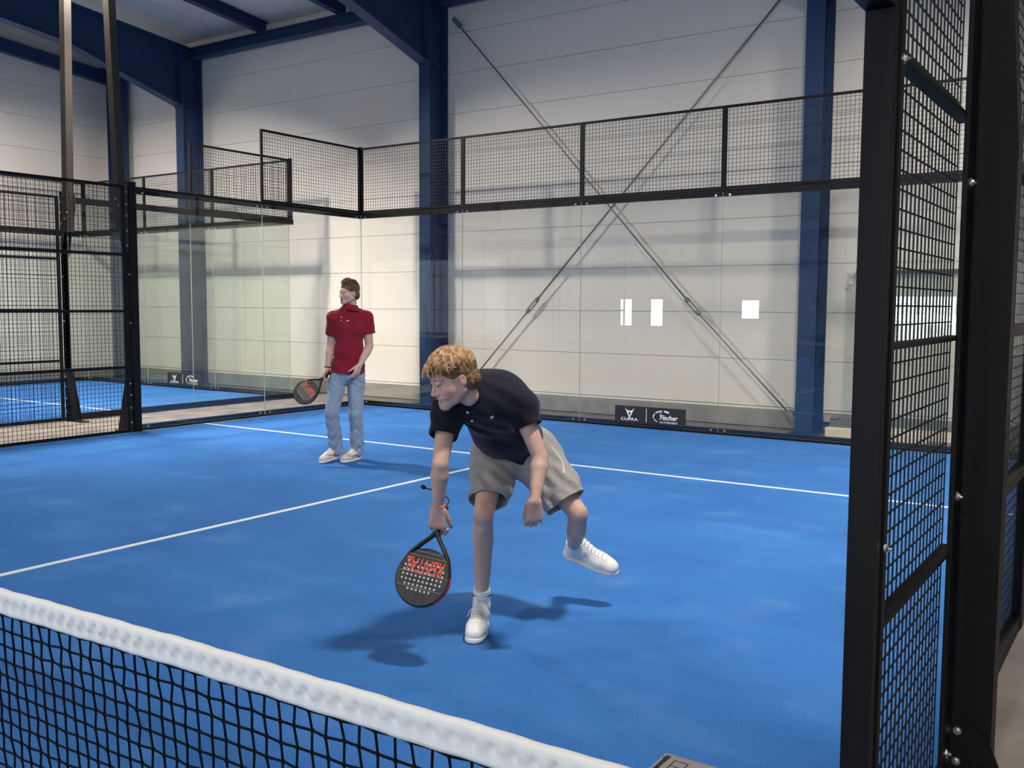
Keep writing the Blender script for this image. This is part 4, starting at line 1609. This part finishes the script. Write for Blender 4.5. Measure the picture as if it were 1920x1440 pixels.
F = Field((-.30, -.50, .80), (.42, .42, 1.38), .0042)
F.cone((-.015, -.225, 1.165), CH, .105, .132, .04, 1.30, (1, .18, 0), fold=fold_s)
F.cone(CH, BE, .132, .122, .05, 1.33, (1, .15, 0), fold=fold_s)
F.cone(BE, PE, .122, .130, .05, 1.28, (1, .1, 0), cutb=True, fold=fold_s)
F.ell((.03, -.13, 1.205), (.145, .13, .085), None, .06)
F.cone((-.03, -.24, 1.155), SR, .080, .070, .04, fold=fold_s)
F.cone((.04, -.19, 1.16), SL, .090, .078, .05, fold=fold_s)
F.cone(SR, lerp(SR, ER, .50), .070, .068, .03, cutb=True, fold=fold_s)
F.cone(SL, lerp(SL, EL, .40), .078, .072, .03, cutb=True, fold=fold_s)
# hollow sleeves, hem and neck opening
F.cone(lerp(SR, ER, .32), lerp(SR, ER, .80), .0600, .0580, .001, op='d', fold=fold_s)
F.cone(lerp(SL, EL, .24), lerp(SL, EL, .80), .0640, .0620, .001, op='d', fold=fold_s)
F.cone(lerp(BE, PE, .82), lerp(BE, PE, 1.6), .114, .118, .001, 1.28, (1, .1, 0), op='d', fold=fold_s)
F.cone(NB, HD.w(0, -.03, -.08), .058, .058, .006, op='d')
me = F.mesh('shirt', 2)
shirt1 = link('shirt', me, M['navy'], p1)
ts = tree_of(me)
# collar: stand and turned-down leaf
nd = nrm(np.array(HD.w(0, -.03, -.07)) - np.array(NB))
F = Field(np.array(NB) - .16, np.array(NB) + .16, .0030)
NC = np.array(NB) + nd * .062
F.cone(NC - nd * .045, NC + nd * .030, .098, .0600, .004, cuta=True, cutb=True)
F.cone(NC - nd * .050, NC + nd * .040, .0880, .0460, .002, op='d')
fr = nrm(np.array((-.62, -.05, -.78)))
F.cone(NC + fr * .05 + nd * .02, NC + fr * .13 - nd * .01, .010, .026, .003, op='d')
link('collar', F.mesh('collar', 2), M['navy'], shirt1)
cam1 = np.array((.138, -4.59, 1.596))
for q in ((-.055, -.40, 1.129), (-.036, -.40, 1.092)):
    d = np.array(q) - cam1
    pp, nn = stick(ts, cam1, d)
    bm = BM(); tube(bm, [pp - nn * .001, pp + nn * .003], .0062, 12); tube(bm, [pp + nn * .003, pp + nn * .0034], [.003, .0028], 8)
    obj('button', bm, M['button'], shirt1)
pp, nn = stick(ts, cam1, np.array((.048, -.28, 1.092)) - cam1)
bm = BM()
fm = frame_at(pp + nn * .0005, nn)
for poly in ([(-.9, .3), (-.2, .5), (.5, .25), (.9, -.1), (.5, .0), (.55, -.9), (.35, -.3), (-.3, -.2), (-.55, -1), (-.5, -.1)], [(-.15, .45), (.1, 1.0), (.35, .95), (.2, .4)], [(-.9, .35), (-1.15, .75), (-.75, .55)], [(.3, .75), (.95, .35), (.9, .3), (.25, .6)]):
    prism(bm, [fm @ Vector((a * .0105, b * .0125, 0)) for a, b in poly], nn * .0009)
obj('embroidered_emblem', bm, M['white_print'], shirt1)


# grey shorts
def fold_g(X, t):
    u = X[..., 2] * 1.0 + X[..., 0] * .8
    return (.0065 * np.sin(u * 38 + 2.5 * np.sin(X[..., 0] * 19) + X[..., 1] * 10) * np.clip((.90 - X[..., 2]) / .22, .15, 1) + .003 * np.sin(u * 80 + X[..., 1] * 30)).astype(np.float32)


F = Field((-.20, -.25, .50), (.60, .50, 1.02), .0042)
F.cone(lerp(BE, PE, .72), PE, .108, .126, .04, 1.30, (1, .1, 0), cuta=True)
F.ell((.150, .245, .855), (.175, .140, .125), None, .06)
HEMR = (.030, .010, .655); HEML = (.412, .125, .625)
F.cone(HR, HEMR, .115, .092, .05, 1.10, (1, 0, .2), cutb=True, fold=fold_g)
F.cone(HL, HEML, .118, .100, .05, 1.12, (.8, 0, .5), cutb=True, fold=fold_g)
F.cone(lerp(HR, HEMR, .60), lerp(HR, HEMR, 1.25), .088, .080, .001, 1.10, (1, 0, .2), op='d', fold=fold_g)
F.cone(lerp(HL, HEML, .60), lerp(HL, HEML, 1.25), .095, .088, .001, 1.12, (.8, 0, .5), op='d', fold=fold_g)
F.cone(lerp(BE, PE, .5), lerp(BE, PE, .95), .10, .10, .003, 1.30, (1, .1, 0), op='d')
me = F.mesh('shorts', 2)
sh1 = link('shorts', me, M['greyfleece'], p1)
tsh = tree_of(me)
for a_, b_, rr, q, w_ in ((HR, HEMR, .095, 1.10, (1, 0, .2)), (HL, HEML, .103, 1.12, (.8, 0, .5))):
    d = nrm(np.array(b_) - np.array(a_)); w_ = nrm(np.array(w_) - d * (np.array(w_) @ d)); v = np.cross(d, w_)
    bm = BM()
    run = []
    for k in range(49):
        an = 2 * PI * k / 48
        c = np.array(b_) - d * .022
        dirv = w_ * math.cos(an) * q + v * math.sin(an)
        pp, nn = stick(tsh, c + dirv * .14, -dirv)
        if abs((pp - Vector(c)).length - rr * (q if abs(math.cos(an)) > .7 else 1.04)) < .022 and (not run or (pp - run[-1]).length < .03):
            run.append(pp + nn * .0004)
        else:
            if len(run) > 2:
                tube(bm, run, .0013, 4, False)
            run = []
    if len(run) > 2:
        tube(bm, run, .0013, 4, False)
    obj('hem_stitching', bm, M['card'], sh1)
bm = BM()
pts = []
for k in range(14):
    u = k / 13
    tgt = np.array(lerp((.335, .10, .90), (.395, .12, .77), u)) + np.array((.018 * math.sin(u * 3), 0, 0))
    pp, nn = stick(tsh, cam1, tgt - cam1)
    pts.append(pp + nn * .0015)
tube(bm, pts, .0028, 5)
obj('pocket_edge', bm, M['white_print'], sh1)

# socks
for A_, up_, r0 in ((AR, nrm(np.array(KR) - np.array(AR)), .041), (AL, nrm(np.array(KL) - np.array(AL)), .041)):
    F = Field(np.array(A_) - .14, np.array(A_) + .14, .0032)

    def rib(X, t, a=np.array(A_), u=up_):
        s = (X - a.astype(np.float32)) @ u.astype(np.float32)
        return (.0022 * np.sin(s * 330 + 4 * X[..., 0])).astype(np.float32)
    top = np.array(A_) + up_ * .098
    F.cone(np.array(A_) - up_ * .03, top, .040, .0415, .0, cutb=True, fold=rib)
    F.ell(A_, (.040, .042, .036), None, .02)
    so = link('sock', F.mesh('sock', 2), M['sock'], p1)
    bm = BM()
    side = nrm(np.cross(up_, (0, 1, 0)))
    c = np.array(A_) + up_ * .062
    for sg in ((1, -1) if A_ is AR else (-1,)):
        fwd_ = nrm(np.array((-.1, -1, 0)) if A_ is AR else np.array((.55, -1, .1)))
        pts = []
        for u in np.linspace(-.9, .9, 9):
            an = u * .45 + (1.15 * sg if A_ is AR else -.25)
            dv = fwd_ * math.cos(an) + side * math.sin(an)
            pts.append(Vector(c + dv * .0445 + up_ * (.010 * u * u * (1 if u > 0 else 1.4) + .004 * u)))
        tube(bm, pts, [.0008, .0024, .0034, .0036, .0032, .0026, .0020, .0014, .0006], 6)
    obj('woven_mark', bm, M['blackplastic'], so)
shoe(p1, (-.004, .135, .0), (-.11, -.99, 0), (0, 0, 1), M['shoewhite'])
shoe(p1, (.430, .500, .262), (.86, -.32, -.26), (-.20, -.30, .93), M['shoewhite'])
# thin string bracelet and a silver ring
bm = BM()
tube(bm, [Vector((WR[0] + .031 * math.cos(a), WR[1] + .031 * math.sin(a), WR[2] + .012 + .003 * math.sin(a))) for a in np.linspace(0, 2 * PI, 25)], .0016, 6, False)
obj('bracelet', bm, M['string'], p1, True)

# his racket
hc = Vector((-.186, -.318, .612))
ry = Vector((-.25, -.36, -.86)).normalized()
mtx = local_matrix(O1, RZ, hc + ry * .245, ry, (-.22, -.80, .52))
rk = racket('padel racket with orange RENTAL lettering gripped low by the stooping player', mtx)
strap(rk, [(0, -.334, 0), (-.010, -.350, -.01), (.004, -.372, -.03), (.045, -.392, -.035), (.090, -.398, -.03), (.128, -.396, -.02)], .0030)
bm = BM(); tube(bm, [(.126, -.396, -.02), (.146, -.402, -.015)], .009, 10); obj('strap_toggle', bm, M['blackplastic'], rk, True)

# ================================================================== the walking player
O2 = (3.72, 5.82, 0)
p2 = thing('person', 'person in red polo shirt and light blue jeans walking by the side glass', 'person', O2, RZ)
H2 = Head((.012, .035, 1.712), (-.72, -.68, -.04), (0.03, 0, 1), .98)
NB2 = (.020, .055, 1.555)
CH2, BE2, PE2 = (.020, .06, 1.36), (.005, .05, 1.12), (-.010, .055, .945)
SR2, SL2 = (-.130, -.045, 1.462), (.168, .125, 1.458)
ER2, WR2 = (-.172, .015, 1.180), (-.200, -.030, .945)
EL2, WL2 = (.205, .100, 1.170), (.130, -.060, .985)
HR2, HL2 = (-.095, .02, .885), (.068, .09, .885)
KR2, AR2 = (-.148, -.105, .500), (-.118, .035, .125)
KL2, AL2 = (.075, .020, .480), (.078, .085, .095)
SHX = (.87, .49, 0)      # shoulder line
F = Field((-.46, -.42, -.02), (.42, .42, 1.88), .0058)
H2.build(F, False)
F.cone(H2.w(0, -.034, -.07), (.018, .058, 1.47), .046, .050, .012)
F.cone((.02, .055, 1.45), CH2, .065, .10, .03, 1.3, SHX); F.cone(CH2, BE2, .10, .09, .04, 1.3, SHX); F.cone(BE2, PE2, .09, .10, .04, 1.3, SHX)
F.cone((.02, .055, 1.47), SR2, .045, .05, .02); F.cone((.02, .055, 1.47), SL2, .045, .05, .02)
for S_, E_, W_ in ((SR2, ER2, WR2), (SL2, EL2, WL2)):
    F.chain([S_, lerp(S_, E_, .5), E_], [.054, .050, .041], .006)
    F.chain([E_, lerp(E_, W_, .28), lerp(E_, W_, .7), W_], [.041, .045, .033, .026], .006)
F.chain([HR2, KR2, AR2], [.075, .05, .035], .03); F.chain([HL2, KL2, AL2], [.075, .05, .035], .03)
F.cone(AR2, (-.135, .005, .085), .030, .022, .02); F.cone(AL2, (.068, .06, .055), .030, .022, .02)
F.ell((-.016, .016, 1.490), (.050, .056, .058), None, .02)
hand(F, WR2, nrm((-.30, -.22, -.9)), nrm((.7, .5, -.35)), nrm((-.55, -.75, .30)), [.7, 1.0, .7], 1.0, thumb_dir=(-.3, -.75, -.6), thumb_curl=.6)
hand(F, WL2, nrm((-.33, -.30, -.88)), nrm((-.75, .55, .1)), nrm((-.55, -.75, .35)), [[.25, .35, .2], [.35, .45, .3], [.5, .6, .4], [.6, .7, .4]], 1.02, thumb_dir=(-.75, -.45, -.5), thumb_curl=.2)
me = F.mesh('body', 2)
P = coords(me).astype(float)
C = np.tile(np.array(SK), (len(P), 1))
hm = np.linalg.norm(P - H2.o, axis=1) < .18
C[hm] = H2.colour(P[hm], SK, SK_LIPS, (.10, .055, .03), SK_BLUSH)
set_color(me, C)
link('body', me, M['skin'], p2)
for sx in (-1, 1):
    eyeball(H2, sx, p2)
G = Field(H2.o - .18, H2.o + .18, .0040)
G.ell(H2.w(0, -.020, .046), np.array((.079, .100, .090)), H2.A, 0)
G.ell(H2.w(0, -.046, -.022), np.array((.073, .062, .060)), H2.A, .03)
G.cone(H2.w(0, .16, .022), H2.w(0, .07, -.06), .080, .085, .01, op='d')
G.cone(H2.w(0, .08, -.075), H2.w(0, .0, -.11), .07, .062, .01, op='d')
for sx in (-1, 1):
    G.ell(H2.w(sx * .084, .006, -.016), (.022, .026, .034), H2.A, .006, 'd')
hair2 = link('hair', G.mesh('hair', 2), M['brown'], p2)
bm = BM()
hair_tufts(bm, H2, 700, (0, -.016, .048), (.080, .101, .093), .45, [1.62, 1.55, 1.55, 1.5, 1.45], .03, .0036, .2, 21, (.4, .8), .05)
hair_tufts(bm, H2, 160, (0, -.004, .054), (.074, .098, .097), .35, [1.50, 1.4, 1.0, .8, .8], .08, .0040, .5, 23, (.4, .8), .2, .05)
obj('locks', bm, M['brown'], hair2, True)
bm = BM()
hair_tufts(bm, H2, 900, (0, -.020, .044), (.0795, .101, .089), .45, [1.5, 1.75, 1.85, 1.90, 1.98], .004, .0020, .12, 41, (.2, .4), .8)
hair_tufts(bm, H2, 600, (0, -.046, -.022), (.0780, .0690, .067), .0, [.05, .1, 1.9, 2.3, 2.4], .004, .0020, .12, 43, (.2, .4), .5)
obj('cropped_sides', bm, M['brown'], hair2, True)


def fold_r(X, t):
    return (.0050 * np.sin(X[..., 0] * 36 + 4 * np.sin(X[..., 2] * 6.5) + X[..., 1] * 14) * np.clip(1.5 - X[..., 2], .1, .6) * 1.6 + .002 * np.sin(X[..., 2] * 42 + X[..., 0] * 22)).astype(np.float32)


F = Field((-.34, -.30, .84), (.40, .40, 1.62), .0048)
F.cone((.02, .055, 1.50), CH2, .072, .120, .05, 1.45, SHX, fold=fold_r)
F.cone(CH2, BE2, .120, .106, .05, 1.38, SHX, fold=fold_r)
F.cone(BE2, (-.010, .055, .905), .106, .144, .05, 1.30, SHX, cutb=True, fold=fold_r)
F.cone((.02, .055, 1.54), SR2, .042, .066, .05); F.cone((.02, .055, 1.54), SL2, .042, .070, .05)
F.cone(SR2, lerp(SR2, ER2, .62), .070, .066, .03, cutb=True, fold=fold_r)
F.cone(SL2, lerp(SL2, EL2, .56), .076, .078, .03, cutb=True, fold=fold_r)
F.cone(lerp(SR2, ER2, .42), lerp(SR2, ER2, 1.), .060, .058, .001, op='d', fold=fold_r)
F.cone(lerp(SL2, EL2, .38), lerp(SL2, EL2, 1.), .068, .068, .001, op='d', fold=fold_r)
F.cone((-.01, .055, .955), (-.01, .055, .80), .118, .122, .001, 1.30, SHX, op='d', fold=fold_r)
F.cone(NB2, H2.w(0, -.03, -.08), .062, .062, .006, op='d')
F.cone((-.040, -.030, 1.60), (-.054, -.054, 1.475), .044, .004, .003, op='d')
me = F.mesh('shirt', 2)
shirt2 = link('shirt', me, M['redpique'], p2)
ts = tree_of(me)
nd = nrm(np.array(H2.w(0, -.03, -.07)) - np.array(NB2))
F = Field(np.array(NB2) - .16, np.array(NB2) + .16, .0036)
F.cone(np.array(NB2) - nd * .016, np.array(NB2) + nd * .044, .104, .067, .004, cuta=True, cutb=True)
F.cone(np.array(NB2) - nd * .024, np.array(NB2) + nd * .060, .0955, .0500, .002, op='d')
fr = nrm(np.array((-.62, -.78, 0)))
F.cone((-.040, -.030, 1.615), (-.056, -.056, 1.495), .046, .008, .003, op='d')
link('collar', F.mesh('collar', 2), M['redpique'], shirt2)
cam2 = np.array(((10.5977 - O2[0]) * math.cos(RZ) + (-1.3161 - O2[1]) * math.sin(RZ), -(10.5977 - O2[0]) * math.sin(RZ) + (-1.3161 - O2[1]) * math.cos(RZ), 1.596))
for q in ((-.052, -.06, 1.470), (-.055, -.06, 1.435)):
    pp, nn = stick(ts, cam2, np.array(q) - cam2)
    bm = BM(); tube(bm, [pp - nn * .001, pp + nn * .003], .0065, 10); obj('button', bm, M['button'], shirt2)
pp, nn = stick(ts, cam2, np.array((.010, -.05, 1.432)) - cam2)
fm = frame_at(pp + nn * .0005, nn)
bm = BM()
prism(bm, [fm @ Vector((a * .014, b * .007, 0)) for a, b in ((-1, 0), (-.4, .6), (.1, .35), (.5, .9), (1, .7), (.7, .2), (1, -.5), (.2, -.4), (-.3, -.7), (-.6, -.3))], nn * .001)
obj('embroidered_emblem', bm, M['white_print'], shirt2)


def fold_j(X, t):
    z = X[..., 2]
    bot = np.clip((.62 - z) / .45, 0, 1)
    hip_ = np.clip(1 - np.abs(z - .80) / .10, 0, 1)
    return (.0050 * bot * np.sin(z * 62 + 3.6 * np.sin(X[..., 0] * 31 + X[..., 1] * 26 + z * 9)) + .004 * hip_ * np.sin(z * 90 + X[..., 0] * 60) + .0025 * np.sin(z * 30 + X[..., 0] * 20)).astype(np.float32)


F = Field((-.36, -.30, -.04), (.30, .36, 1.02), .0048)
F.cone((-.01, .055, .985), (-.01, .055, .90), .100, .108, .03, 1.30, SHX, cuta=True)
F.ell((-.008, .070, .860), (.145, .118, .095), None, .05)
F.chain([HR2, KR2, (AR2[0] - .004, AR2[1] - .02, .090)], [.094, .072, .070], .012, fold=fold_j)
F.chain([HL2, KL2, (AL2[0], AL2[1] - .01, .050)], [.096, .072, .070], .012, fold=fold_j)
F.plane_cut((0, 0, .080), (.0, .25, -1), (-.36, -.3, -.04), (-.02, .36, .14))
F.plane_cut((0, 0, .048), (.0, .25, -1), (-.02, -.3, -.04), (.30, .36, .12))
F.cone((AR2[0], AR2[1] - .02, .16), (AR2[0], AR2[1] - .02, .0), .058, .062, .001, op='d', fold=fold_j)
F.cone((AL2[0], AL2[1] - .01, .12), (AL2[0], AL2[1] - .01, -.04), .058, .062, .001, op='d', fold=fold_j)
jeans = link('jeans', F.mesh('jeans', 2), M['denim'], p2)
tj = tree_of(jeans.data)
bm = BM()
for a, b in (((-.06, -.2, .93), (-.03, -.2, .82)), ((-.155, -.2, .915), (-.125, -.2, .865)), ((.085, -.2, .90), (.125, -.2, .885))):
    pts = []
    for u in np.linspace(0, 1, 7):
        pp, nn = stick(tj, cam2, np.array(lerp(a, b, u)) - cam2); pts.append(pp + nn * .0006)
    tube(bm, pts, .0016, 4)
obj('seam', bm, M['steel_blue'], jeans)
for s_ in (shoe(p2, (-.112, .072, .030), (-.45, -.86, -.10), (-.05, -.08, 1), M['shoecream'], L=.29, dark_collar=False, laces=True, h=.0042),
           shoe(p2, (.092, .115, .0), (-.45, -.89, 0), (0, 0, 1), M['shoecream'], L=.29, dark_collar=False, laces=True, h=.0042)):
    tr = tree_of(s_.data)
    bm = BM()
    o_ = np.array([v.co[:] for v in s_.data.vertices]).mean(0)
    pts = []
    for u in np.linspace(0, 1, 8):
        tgt = o_ + np.array((.085 - .13 * u, .02 + .035 - .09 * u, .022 - .034 * math.sin(u * 2.6)))
        pp, nn = stick(tr, cam2, tgt - cam2); pts.append(pp + nn * .001)
    tube(bm, pts, [.001, .003, .004, .0045, .0042, .0034, .002, .001], 5)
    obj('side_stripe', bm, M['grey_dark'], s_)
for n_, pos, ax_, r_, w_, m_ in (('wristband', lerp(ER2, WR2, .93), np.array(WR2) - np.array(ER2), .031, .006, M['blackplastic']),):
    ax_ = nrm(ax_); x_ = nrm(np.cross(ax_, (0, 1, 0))); y_ = np.cross(ax_, x_)
    bm = BM(); tube(bm, [Vector(np.array(pos) + (x_ * math.cos(a) + y_ * math.sin(a)) * r_) for a in np.linspace(0, 2 * PI, 25)], w_, 6, False)
    obj(n_, bm, m_, p2, True)
hc2 = Vector((-.222, -.060, .868))
ry2 = Vector((-.60, -.10, -.50)).normalized()
mtx = local_matrix(O2, RZ, hc2 + ry2 * .245, ry2, (-.45, -.95, .18))
racket('black padel racket with pale dots carried by the walking player in red', mtx)

# ================================================================== player on the camera side of the net, seen only mirrored in the back glass
O3 = (3.3, -3.0, 0)
p3 = thing('person', 'person in white shirt and dark blue trousers, seen only mirrored in the back glass', 'person', O3, 2.2)
swap = {'redpique': cloth_mat('white_jersey', (.72, .72, .74), (.66, .66, .68), 6, 800), 'denim': cloth_mat('dark_blue_cloth', (.02, .035, .10), (.015, .025, .08), 10, 600)}
names_ = {M['redpique'].name: swap['redpique'], M['denim'].name: swap['denim']}
for ch in [c for c in p2.children]:
    c = ch.copy()
    c.data = ch.data.copy()
    COL.objects.link(c)
    c.parent = p3
    for i, m_ in enumerate(c.data.materials):
        if m_.name in names_:
            c.data.materials[i] = names_[m_.name]
